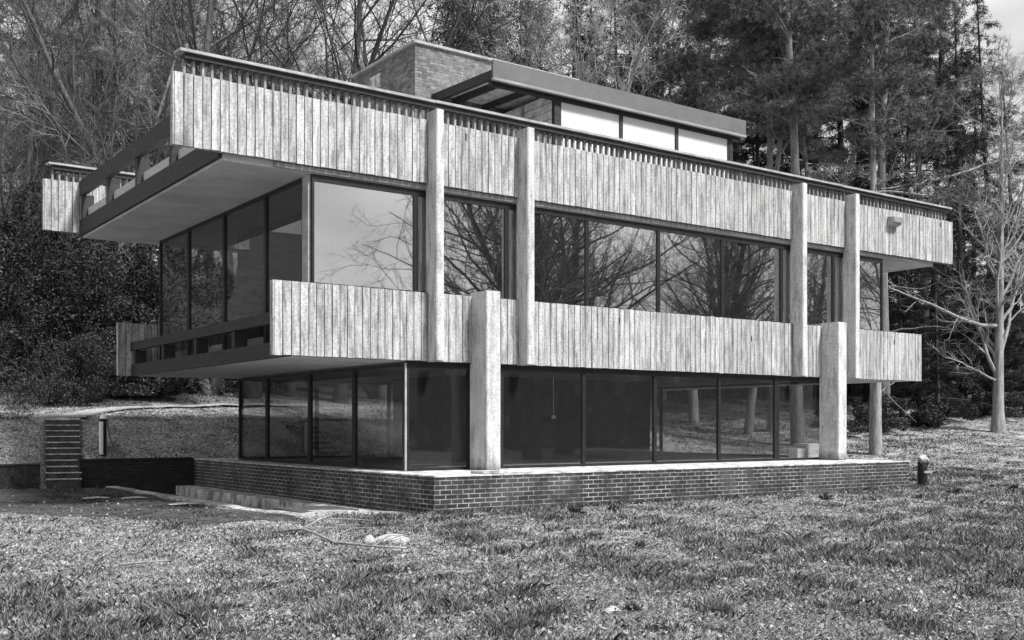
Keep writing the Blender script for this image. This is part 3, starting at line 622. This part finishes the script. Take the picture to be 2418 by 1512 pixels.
# ---------------------------------------------------------------- trees
def perp(D):
    r = np.where(np.abs(D[:, 2:3]) < .9, np.array([[0, 0, 1.]]), np.array([[1., 0, 0]])); u = np.cross(D, r); u /= np.linalg.norm(u, axis=1)[:, None]; return u, np.cross(D, u)
def grow(R, P0, D, L_, R0, R1, K, wig, up):
    """polylines for a whole level of branches at once: (N,K+1,3) points, (N,K+1) radii"""
    N = len(P0); pts = np.empty((N, K+1, 3)); pts[:, 0] = P0; d = D.copy()
    for k in range(K):
        d = d+R.normal(0, wig, (N, 3)); d[:, 2] += up; d /= np.linalg.norm(d, axis=1)[:, None]
        pts[:, k+1] = pts[:, k]+d*(L_/K)[:, None]
    rad = R0[:, None]+(R1-R0)[:, None]*np.linspace(0, 1, K+1)[None]**.8; return pts, rad
def tubes(pts, rad, n):
    N, K1, _ = pts.shape; D = pts[:, -1]-pts[:, 0]; D /= np.linalg.norm(D, axis=1)[:, None]+1e-9; u, q = perp(D)
    a = np.arange(n)*2*PI/n; ring = np.cos(a)[None, :, None]*u[:, None]+np.sin(a)[None, :, None]*q[:, None]
    V = (pts[:, :, None]+rad[:, :, None, None]*ring[:, None]).reshape(-1, 3)
    i = (np.arange(N)[:, None, None]*K1+np.arange(K1-1)[None, :, None])*n; j = np.arange(n)[None, None]; j2 = (j+1) % n
    F = np.stack([i+j, i+j2, i+n+j2, i+n+j], -1).reshape(-1, 4); return V, F
def kids(R, pts, rad, per, t0, t1, ang, angv, lr, lrv, rr, mind=.004, upb=0.0, lens=None, tip=False):
    N, K1, _ = pts.shape; K = K1-1; m = N*per; par = np.repeat(np.arange(N), per)
    t = t0+(t1-t0)*((np.tile(np.arange(per), N)+R.random(m))/per); f = t*K; i = np.minimum(f.astype(int), K-1); w_ = f-i
    P = pts[par, i]*(1-w_)[:, None]+pts[par, i+1]*w_[:, None]; D = pts[par, i+1]-pts[par, i]; sl_ = np.linalg.norm(D, axis=1); D /= sl_[:, None]+1e-9
    u, q = perp(D); az = R.uniform(0, 6.28, m) if not tip else np.tile(np.arange(per)*2.4, N)+R.uniform(0, 1.2, m); an = ang+R.normal(0, angv, m)
    d = D*np.cos(an)[:, None]+(u*np.cos(az)[:, None]+q*np.sin(az)[:, None])*np.sin(an)[:, None]; d[:, 2] += upb; d /= np.linalg.norm(d, axis=1)[:, None]
    Lp = np.linalg.norm(np.diff(pts, axis=1), axis=2).sum(1)[par]
    L_ = Lp*lr*(1-.55*(t-t0)/(t1-t0+1e-6))*(1+R.normal(0, lrv, m)).clip(.4, 1.7)
    rp = rad[par, i]*(1-w_)+rad[par, i+1]*w_; R0 = np.maximum(rp*rr, mind); return P, d, L_, R0
def join(parts):
    V = []; F = []; b = 0
    for v, f in parts: V.append(v); F.append(f+b); b += len(v)
    return np.concatenate(V), np.concatenate(F)
def bare_tree(name, seed, h, r0, lean=(0, 0), crown0=.25, n1=20, n2=7, n3=6, n4=5, spread=.4, twig=.008, bark='bark', twm='twig', lr1=.42, forks=0, label='', cat='tree', wig=.09, up1=.12, ang1=.95):
    R = np.random.default_rng(seed)
    P0 = np.zeros((1+forks, 3)); P0[:, 2] = -.4; D = np.tile([[lean[0], lean[1], 1.]], (1+forks, 1)); D[1:] += R.normal(0, .16, (forks, 3))*[1, 1, 0]; D /= np.linalg.norm(D, axis=1)[:, None]
    L0 = np.full(1+forks, h)*np.concatenate([[1], R.uniform(.7, .95, forks)]); t0, ra0 = grow(R, P0, D, L0, np.full(1+forks, r0), np.full(1+forks, .02), 12, wig, .03)
    ra0[:, 0] *= 1.35
    a1 = grow(R, *(lambda k: (k[0], k[1], k[2], k[3], np.full(len(k[3]), .012)))(kids(R, t0, ra0, n1, crown0, .97, ang1, .2, lr1, .25, .5, .02, .1)), 8, .15, up1)
    a2 = grow(R, *(lambda k: (k[0], k[1], k[2], k[3], np.full(len(k[3]), twig)))(kids(R, *a1, n2, .2, .97, .8, .25, .48, .3, .6, twig*1.3, .06)), 6, .2, .05)
    a3 = grow(R, *(lambda k: (k[0], k[1], k[2], k[3], np.full(len(k[3]), twig*.7)))(kids(R, *a2, n3, .15, .98, .75, .25, .5, .3, .7, twig, .03)), 4, .22, .03)
    a4 = grow(R, *(lambda k: (k[0], k[1], np.maximum(k[2], .25), np.full(len(k[3]), twig*.8), np.full(len(k[3]), twig*.35)))(kids(R, *a3, n4, .1, 1., .7, .25, .55, .3, .8, twig, .03)), 2, .2, .02)
    V, F = join([tubes(t0, ra0, 10), tubes(*a1, 6)]); tm = np_mesh('trunk', V, F, smooth=True); tm.materials.append(M[bark])
    V, F = join([tubes(*a2, 4), tubes(*a3, 3), tubes(*a4, 3)]); cm = np_mesh('crown', V, F); cm.materials.append(M[twm])
    root = thing(name, label, cat); obj('trunk', tm, M[bark], root); obj('crown', cm, M[twm], root); return root
def sprays(R, Cn, size, m, up=.3, wid=.035):           # m thin leaf triangles round every centre
    n = len(Cn)*m; c = np.repeat(Cn, m, 0); d = R.normal(size=(n, 3)); d[:, 2] += up; d /= np.linalg.norm(d, axis=1)[:, None]
    L_ = size*R.uniform(.55, 1.2, n); u, q = perp(d); az = R.uniform(0, 6.28, n); s = (u*np.cos(az)[:, None]+q*np.sin(az)[:, None])*(wid*R.uniform(.6, 1.3, n))[:, None]
    V = np.stack([c+d*(L_*.1)[:, None]-s*.5, c+d*(L_*.1)[:, None]+s*.5, c+d*(L_*.65)[:, None]+s, c+d*L_[:, None]], 1).reshape(-1, 3); return V, np.arange(n*4).reshape(n, 4), n
def leaves(R, Cn, size):
    n = len(Cn); d = R.normal(size=(n, 3)); d[:, 2] += .35; d /= np.linalg.norm(d, axis=1)[:, None]; u, q = perp(d); az = R.uniform(0, 6.28, n)
    a = (u*np.cos(az)[:, None]+q*np.sin(az)[:, None])*(size*R.uniform(.6, 1.3, n))[:, None]; b_ = np.cross(d, a)*.5; f = d*size*.18
    V = np.stack([Cn-a, Cn-b_+f, Cn+a, Cn+b_+f], 1).reshape(-1, 3); return V, np.arange(n*4).reshape(n, 4), n
def pine(name, seed, h, r0, label, crown0=.35, nb=24, spread=3.4, bark='bark_pale', droop=-.02, lean=(0, 0), dense_=1.0):
    R = np.random.default_rng(seed)
    D = np.array([[lean[0], lean[1], 1.]]); D /= np.linalg.norm(D); t0, ra0 = grow(R, np.array([[0, 0, -.4]]), D, np.array([h]), np.array([r0]), np.array([.05]), 12, .025, .02)
    k = kids(R, t0, ra0, nb, crown0, .99, 1.3, .22, 1, .2, .38, .03, .12); k = (k[0], k[1], spread*R.uniform(.55, 1.25, nb)*(1-.55*((k[0][:, 2]/h-crown0)/(1-crown0)).clip(0, 1)), np.minimum(k[3], .09))
    a1 = grow(R, *k, np.full(nb, .02), 7, .16, .05+droop)
    a2 = grow(R, *(lambda q: (q[0], q[1], q[2], q[3], np.full(len(q[3]), .01)))(kids(R, *a1, 8, .3, 1., .9, .3, .4, .3, .6, .014, .12)), 4, .18, .1)
    dead = kids(R, t0, ra0, 14, .12, crown0+.25, 1.5, .2, .1, .3, .25, .018, 0); a3 = grow(R, *dead, np.full(14, .008), 6, .22, .0)
    V, F = join([tubes(t0, ra0, 10), tubes(*a1, 5), tubes(*a2, 3), tubes(*a3, 4)]); tm = np_mesh('trunk', V, F, smooth=True); tm.materials.append(M[bark])
    # boughs: flattened plates of needle tufts, thick on top, carried by every limb
    P = a1[0]; K1 = P.shape[1]; cen = []; per = max(3, int(3*dense_))
    for i in range(nb):
        for q in range(per):
            t = R.uniform(.4, 1.02)*(K1-1); j = min(int(t), K1-2); c = P[i, j]+(P[i, j+1]-P[i, j])*(t-j)+R.normal(0, .3, 3)*[1, 1, .3]
            n = 62; ra = R.uniform(.7, 1.35); d = R.normal(size=(n, 3)); d /= np.linalg.norm(d, axis=1)[:, None]; d[:, 2] = np.abs(d[:, 2])*np.where(R.random(n) < .8, 1, -.5)
            cen.append(c+d*np.array([ra, ra, ra*.42])*(R.uniform(.6, 1.05, n)[:, None]))
    cen = np.concatenate(cen); V, F, n = sprays(R, cen, .22, 17, .6, .014)
    r = np.clip(R.beta(2, 2.2, len(cen)), 0, 1); cm = np_mesh('crown', V, F, np.repeat(np.clip(np.repeat(r, 17)+R.normal(0, .12, n), 0, 1), 4)); cm.materials.append(M['needle'])
    root = thing(name, label, 'tree'); obj('trunk', tm, M[bark], root); obj('crown', cm, M['needle'], root); return root
def spruce(name, seed, h, r0, label, spread=3.2, crown0=.04, nb=95):
    R = np.random.default_rng(seed); t0, ra0 = grow(R, np.array([[0, 0, -.4]]), np.array([[0, 0, 1.]]), np.array([h]), np.array([r0]), np.array([.03]), 10, .012, .02)
    k = kids(R, t0, ra0, nb, crown0, .995, 1.5, .16, 1, .1, .3, .02, 0); fr = (k[0][:, 2]/h).clip(0, 1); k = (k[0], k[1], spread*(1-fr)**.8*R.uniform(.7, 1.2, nb)+.25, np.minimum(k[3], .05))
    a1 = grow(R, *k, np.full(nb, .008), 6, .07, -.05)
    V, F = join([tubes(t0, ra0, 8), tubes(*a1, 4)]); tm = np_mesh('trunk', V, F, smooth=True); tm.materials.append(M['bark_dark'])
    P = a1[0]; cen = []
    for i in range(nb):
        n = int(10+48*(1-fr[i])); t = R.uniform(.1, 1, n)*(P.shape[1]-1); j = np.minimum(t.astype(int), P.shape[1]-2); w_ = (t-j)[:, None]; c = P[i, j]*(1-w_)+P[i, j+1]*w_
        cen.append(c+R.normal(0, 1, (n, 3))*np.array([.22, .22, .1])*(1-.4*t/6)[:, None]-np.array([0, 0, .12]))
    cen = np.concatenate(cen); V, F, n = sprays(R, cen, .22, 13, -.35, .015)
    cm = np_mesh('crown', V, F, np.repeat(np.clip(R.beta(1.6, 3, len(cen)), 0, 1), 52)); cm.materials.append(M['needle_dark'])
    root = thing(name, label, 'tree'); obj('trunk', tm, M['bark_dark'], root); obj('crown', cm, M['needle_dark'], root); return root
def bush(name, seed, sx, sy, sz, label, n=16000, leaf=.075, mt='leaf', lobes=26):
    R = np.random.default_rng(seed); c = R.normal(size=(lobes, 3))*np.array([sx*.42, sy*.42, 0]); c[:, 2] = R.uniform(.05, .85, lobes)*sz; rr = R.uniform(.28, .6, lobes)*min(sx, sz)*.55
    i = R.integers(0, lobes, n); d = R.normal(size=(n, 3)); d /= np.linalg.norm(d, axis=1)[:, None]; P = c[i]+d*(rr[i]*R.uniform(.55, 1.03, n)**.5)[:, None]; P[:, 2] = np.abs(P[:, 2])
    V, F, n = leaves(R, P, leaf); r = np.clip(R.beta(1.3, 3.2, n), 0, 1); cm = np_mesh('foliage', V, F, np.repeat(r, 4)); cm.materials.append(M[mt])
    root = thing(name, label, 'bush')
    st_ = grow(R, np.zeros((9, 3)), np.stack([R.normal(0, .6, 9), R.normal(0, .6, 9), np.ones(9)], 1), np.full(9, sz*.9), np.full(9, .05), np.full(9, .012), 6, .2, 0)
    V, F = tubes(*st_, 5); sm = np_mesh('stems', V, F); sm.materials.append(M['bark']); obj('stems', sm, M['bark'], root); obj('foliage', cm, M[mt], root); return root
def put(root, x, d, rz, sc=1.0, label=None, group=None, first=False, dz=0.0):
    X, Y = at(x, d); loc = (X, Y, gz(X, Y)-.05+dz)
    if first:
        root.location = loc; root.rotation_euler = (0, 0, rz); root.scale = (sc,)*3
        if label: root['label'] = label
        if group: root['group'] = group
        return root
    return dup(root, loc, rz, sc, label, group)

exec_trees = True
# -- prototypes
T1 = bare_tree('bare_tree', 11, 24, .24, crown0=.14, n1=26, lr1=.3)
T2 = bare_tree('bare_tree', 12, 22, .2, lean=(.1, .03), crown0=.12, n1=24, lr1=.32, wig=.12)
T3 = bare_tree('bare_tree', 13, 26, .28, crown0=.2, n1=24, lr1=.34, forks=1)
T4 = bare_tree('bare_tree', 14, 20, .15, crown0=.08, n1=26, lr1=.3, bark='bark_pale', twm='twig_pale', wig=.11)
T5 = bare_tree('bare_tree', 15, 18, .13, crown0=.06, n1=28, lr1=.3, twm='twig_pale', wig=.1)
T6 = bare_tree('bare_tree', 16, 21, .24, crown0=.3, n1=15, n2=7, n3=6, n4=4, lr1=.46, up1=.05, wig=.14, bark='bark_dark', twm='bark_dark', ang1=1.0, twig=.009, forks=1)
g1 = 'bare trees in the wood left of and behind the building'
protos = [T1, T2, T3, T5, T4, T6]; used = set()
def wood(k, x, d, sc=1.0, label=None, group=g1):
    p = protos[k]; f = k not in used; used.add(k)
    return put(p, x, d, random.uniform(0, 6.28), sc, label, group, first=f)
# nearest row, each told apart by what it stands beside
wood(4, 245, 39, 1.0, 'pale crooked bare tree left of the upper end of the slatted coping')
wood(0, 60, 42, 1.0, 'grey bare tree at the far left edge of the wood')
wood(2, 510, 41, 1.0, 'thick bare tree rising behind the coping, its base seen under the balcony')
wood(1, 690, 43, 1.0, 'dark leaning bare tree with arching limbs above the left half of the coping')
wood(5, 590, 40, 1.0, 'black bare tree with arching limbs over the middle of the left coping')
wood(5, 800, 41, 1.0, 'black bare tree with crooked limbs just left of the stair tower')
wood(5, 400, 45, 1.1, 'black bare tree behind the left tip of the coping')
wood(2, 905, 44, 1.0, 'straight bare tree just left of the brick stair tower')
wood(0, 1000, 49, 1.0, 'twin bare tree directly behind the brick stair tower')
wood(3, 1130, 45, 1.05, 'pale twiggy bare tree right of the brick stair tower')
wood(4, 1290, 46, 1.1, 'pale twiggy bare tree behind the left end of the roof lantern')
wood(3, 1420, 48, 1.15, 'pale twiggy bare tree behind the middle of the roof lantern')
wood(4, 1530, 52, 1.1, 'pale bare tree behind the right part of the roof lantern, against the pines')
for i, (x, d) in enumerate([(-80, 50), (20, 55), (130, 47), (180, 60), (330, 50), (390, 62), (470, 54), (560, 66), (610, 52), (760, 58), (830, 68), (1080, 60), (1200, 55), (1340, 60), (1240, 68), (1480, 64), (-60, 68), (90, 72), (280, 70), (440, 76), (690, 76), (1010, 78), (1390, 76), (140, 84), (330, 88), (560, 90), (40, 92), (790, 86), (230, 52), (60, 62), (-20, 44), (340, 44)]):
    wood([0, 1, 3, 2, 0, 4, 1][i % 7], x, d, random.uniform(.85, 1.15), 'slender bare tree deep in the grey wood behind the nearest row', 'bare trees deep in the wood')
# pines and spruces on the right
P1 = pine('pine_tree', 21, 27, .31, '', crown0=.5, nb=28, spread=3.8); P2 = pine('pine_tree', 22, 25, .26, '', crown0=.52, nb=26); P3 = pine('pine_tree', 23, 22, .22, '', crown0=.58, lean=(-.1, .02))
gp = 'pines behind the right half of the building'
put(P1, 1885, 45, .4, 1.05, 'tall pine with a stout pale trunk right of the roof lantern', gp, True)
put(P2, 1822, 50, 1.4, 1.0, 'pine with a thinner trunk close left of the stout pale one', gp, True)
put(P3, 1765, 49, 2.2, 1.0, 'leaning pine touching the right end of the roof lantern', gp, True)
put(P1, 2085, 52, 3.0, 1.05, 'tall pine with bare side branches above the right end of the coping', gp)
put(P2, 1640, 53, 4.4, 1.05, 'bushy pine directly behind the roof lantern', gp)
put(P3, 1960, 60, 5.1, 1.15, 'pine standing behind the gap between the two tallest pines', gp)
put(P2, 2180, 60, .9, 1.1, 'pine right of the one with bare side branches', gp)
put(P1, 1560, 62, 2.9, 1.1, 'pine behind the pale twigs over the lantern roof', gp)
put(P1, 1730, 66, 5.9, 1.15, 'far pine filling the sky above the lantern roof end', gp)
put(P2, 2030, 70, 3.7, 1.25, 'far dark pine between the upper branches at the right', gp)
S1 = spruce('spruce_tree', 31, 21, .22, ''); S2 = spruce('spruce_tree', 32, 18, .2, '', spread=3.6)
gs = 'dark spruces at the right of the wood'
put(S1, 2345, 62, .3, 1.17, 'dark pointed spruce whose tip shows against the sky at top right', gs, True)
put(S2, 2275, 58, 1.3, 1.25, 'dark spruce left of the pointed one at top right', gs, True)
put(S2, 2460, 60, 2.3, 1.1, 'dark spruce cut by the right edge of the picture', gs)
for i, (x, d, s) in enumerate([(2130, 56, .72), (2215, 54, .68), (2010, 64, .9), (1900, 66, .95), (2330, 57, .6), (2420, 56, .62), (1800, 70, 1.0), (2100, 68, 1.2), (1650, 72, 1.1), (2240, 70, 1.1), (1060, 66, 1.35), (1120, 72, 1.5), (1190, 64, 1.3), (1260, 70, 1.5), (1330, 64, 1.35), (1400, 70, 1.55), (1460, 62, 1.3), (1520, 70, 1.5), (1580, 66, 1.5), (1650, 62, 1.4), (1720, 72, 1.7), (1780, 62, 1.35), (1850, 72, 1.7), (1920, 64, 1.4), (1990, 74, 1.75), (2050, 62, 1.4), (2130, 70, 1.6), (2200, 64, 1.4), (2400, 70, 1.05), (2300, 72, 1.2), (0, 66, 1.3), (90, 76, 1.6), (190, 68, 1.3), (290, 78, 1.5), (-70, 74, 1.5), (380, 72, 1.1)]):
    put([S1, S2][i % 2], x, d, i*1.1, s, 'dark spruce filling the shade deep in the wood', 'shaded spruces deep in the wood')
# tree at the right edge, and the trunk under the right overhang
TR = bare_tree('bare_tree', 41, 17, .3, crown0=.16, n1=30, n2=8, n3=6, n4=4, lr1=.36, bark='bark_pale', twm='twig_pale', ang1=.75, up1=.1, twig=.006, wig=.006)
put(TR, 2357, 50, .6, 1.0, 'spreading bare tree with a pale trunk on the lawn at the right edge', None, True)
P4 = pine('pine_tree', 25, 20, .27, '', crown0=.5, nb=20, lean=(.02, 0)); put(P4, 2068, 41.5, 1.0, 1.0, 'pine whose rough trunk shows under the right end of the building', None, True)
# evergreen thicket left
K1 = bush('evergreen_bush', 51, 5.2, 3.4, 6.2, '', 46000, .058); K2 = bush('evergreen_bush', 52, 4.2, 3.0, 3.8, '', 32000, .055)
K3 = bush('laurel_bush', 53, 4.0, 2.0, 1.5, '', 14000, .06, 'ivy')
gk = 'evergreen bushes at the edge of the left lawn'
put(K1, 90, 37.5, 0, 1.0, 'tall dark evergreen bush at the left edge below the upper balcony end', gk, True)
put(K1, 250, 39, 2, .9, 'dark evergreen bush under the left end of the upper balcony', gk)
put(K2, 330, 38, 1, .95, 'lower dark evergreen bush behind the lower balcony end', gk, True)
put(K2, 420, 43, 2.4, 1.2, 'sunlit evergreen bush seen between the two balconies', gk)
put(K1, -60, 41, 4, 1.2, 'evergreen bush cut by the left edge of the picture', gk)
put(K2, 170, 34.6, 4, .62, 'small dark bush at the lawn edge below the tall evergreen', gk)
put(K2, 560, 47, .7, 1.3, 'evergreen bush behind the ground floor at the left', gk)
gl_ = 'low bushes along the foot of the right wood'
put(K3, 2170, 52, .2, 1.0, 'low leafy bush with pale tips at the foot of the wood right of the building', gl_, True)
put(K3, 2040, 50, 1.2, .8, 'low leafy bush seen between the right pier and the rough trunk', gl_)
put(K3, 2290, 56, 2.2, .9, 'low leafy bush behind the spreading bare tree', gl_)
# ivy-clad trunks in the middle
def ivy_tree(seed, h, x, d, label):
    R = np.random.default_rng(seed); n = 20000; z = R.random(n)**.8*h; a = R.uniform(0, 6.28, n); r = (.25+.9*np.abs(R.normal(0, 1, n))*np.clip(.35+.65*np.sin(z*1.1+seed)**2, 0, 1))
    P = np.stack([np.cos(a)*r, np.sin(a)*r, z], 1); V, F, n = leaves(R, P, .058); cm = np_mesh('ivy', V, F, np.repeat(R.beta(1.3, 3, n), 4)); cm.materials.append(M['ivy'])
    t = grow(R, np.array([[0, 0, -.3]]), np.array([[.03, 0, 1.]]), np.array([h*1.15]), np.array([.22]), np.array([.06]), 10, .04, .02); V, F = tubes(*t, 9); tm = np_mesh('trunk', V, F, smooth=True)
    root = thing('ivy_clad_tree', label, 'tree', group='ivy-clad trunks behind the roof lantern'); obj('trunk', tm, M['bark'], root); obj('ivy', cm, M['ivy'], root); put(root, x, d, 0, 1, None, None, True)
ivy_tree(61, 19, 1080, 47, 'ivy-clad trunk right behind the brick stair tower')
ivy_tree(62, 20, 1260, 50, 'ivy-clad trunk behind the left end of the lantern fascia')
ivy_tree(63, 18, 1390, 52, 'ivy-clad trunk behind the middle of the lantern fascia')
ivy_tree(64, 21, 1180, 56, 'ivy-clad trunk farther back between the tower and the lantern')
ivy_tree(65, 20, 1520, 56, 'ivy-clad trunk where the bare trees meet the pines')
# bare park trees across the front lawn: the photo shows them mirrored in the first-floor windows
F1 = bare_tree('park_tree', 71, 19, .42, crown0=.22, n1=22, n2=7, n3=6, n4=4, lr1=.46, twig=.008, bark='bark_dark', twm='twig', ang1=1.0, up1=.05, wig=.12, forks=2)
gf = 'bare park trees mirrored in the first-floor windows'
spots = [(19.5, -19, 1.0), (27, -26, 1.15), (36, -22, 1.0), (31, -36, 1.1), (45, -31, 1.1), (12, -34, .62), (52, -20, 1.0), (61, -36, 1.1)]
for i, (x, y, s) in enumerate(spots):
    lab = 'bare park tree mirrored in the first-floor panes, number %d from the left fin' % (i+1)
    lab = ['bare park tree mirrored in the pane right of the second fin', 'bare park tree mirrored in the second wide pane', 'bare park tree mirrored in the pane before the third fin', 'farther bare tree mirrored behind the second wide pane', 'farther bare tree mirrored in the last wide pane', 'low bare tree mirrored in the corner pane left of the first fin', 'bare tree mirrored in the pane right of the last fin', 'farthest bare tree mirrored in the right-hand panes'][i]
    if i == 0: F1.location = (x, y, gz(x, y)-.1); F1.rotation_euler = (0, 0, .5); F1['label'] = lab; F1['group'] = gf
    else: dup(F1, (x, y, gz(x, y)-.1), i*1.3, s, lab, gf)

# dark belt of shrubs across the front lawn, mirrored low in the ground-floor glass
for i in range(22):
    x = -16+i*5.2; y = -44-3*math.sin(i*1.7)
    dup(K1, (x, y, gz(x, y)-.2), i*.9, 1.25+.2*math.sin(i*2.3), 'dark evergreen shrub of the belt mirrored low in the ground-floor glass', 'shrub belt mirrored in the ground-floor glass')

def edge_limb(pts, r0, r1, seed):
    R = np.random.default_rng(seed)
    P = np.array([[*at(x, d), CAM[2]+(HY-y)/FX*d] for x, y, d in pts])-np.array(TR.location); c, sn = math.cos(-TR.rotation_euler.z), math.sin(-TR.rotation_euler.z)
    P = np.stack([P[:, 0]*c-P[:, 1]*sn, P[:, 0]*sn+P[:, 1]*c, P[:, 2]], 1); P[0, :2] *= .1
    Q = np.stack([np.interp(np.linspace(0, 1, 15), np.linspace(0, 1, len(P)), P[:, k]) for k in range(3)], 1); Q[1:-1] += R.normal(0, .03, (13, 3))
    t = (Q[None], np.linspace(r0, r1, 15)[None])
    a = grow(R, *(lambda k: (k[0], k[1], R.uniform(.5, 1.5, len(k[3])), k[3], np.full(len(k[3]), .006)))(kids(R, *t, 16, .2, 1., .8, .25, .3, .3, .4, .012, .15)), 6, .2, .03)
    b = grow(R, *(lambda k: (k[0], k[1], k[2], k[3], np.full(len(k[3]), .004)))(kids(R, *a, 6, .2, 1., .7, .25, .5, .3, .7, .007, .05)), 4, .2, .02)
    V, F = join([tubes(*t, 7), tubes(*a, 4), tubes(*b, 3)]); obj('limb', np_mesh('limb', V, F, smooth=True), M['bark_pale'], TR)
edge_limb([(2362, 770, 50), (2320, 770, 49.2), (2275, 755, 48.2), (2210, 725, 47), (2150, 700, 46), (2098, 680, 45)], .1, .03, 1)
edge_limb([(2362, 380, 50), (2300, 400, 49), (2230, 420, 48), (2160, 436, 47), (2080, 446, 46)], .07, .02, 2)
edge_limb([(2362, 905, 50), (2318, 880, 49.4), (2270, 858, 49), (2225, 840, 48.6)], .06, .02, 3)
# pendant lamp hanging in the dim ground-floor room
pn = thing('pendant_lamp', 'small white pendant on a cord behind the first wide ground-floor pane', 'lamp', (6.0, 4.2, 0))
MB().tube([(0, 0, 1.86), (0, 0, 2.86)], .006, 6).build('cord', M['card'], pn)
MB().box(-.04, .04, -.04, .04, 1.78, 1.858).build('lamp_shade', M['card'], pn, bevel=.01)
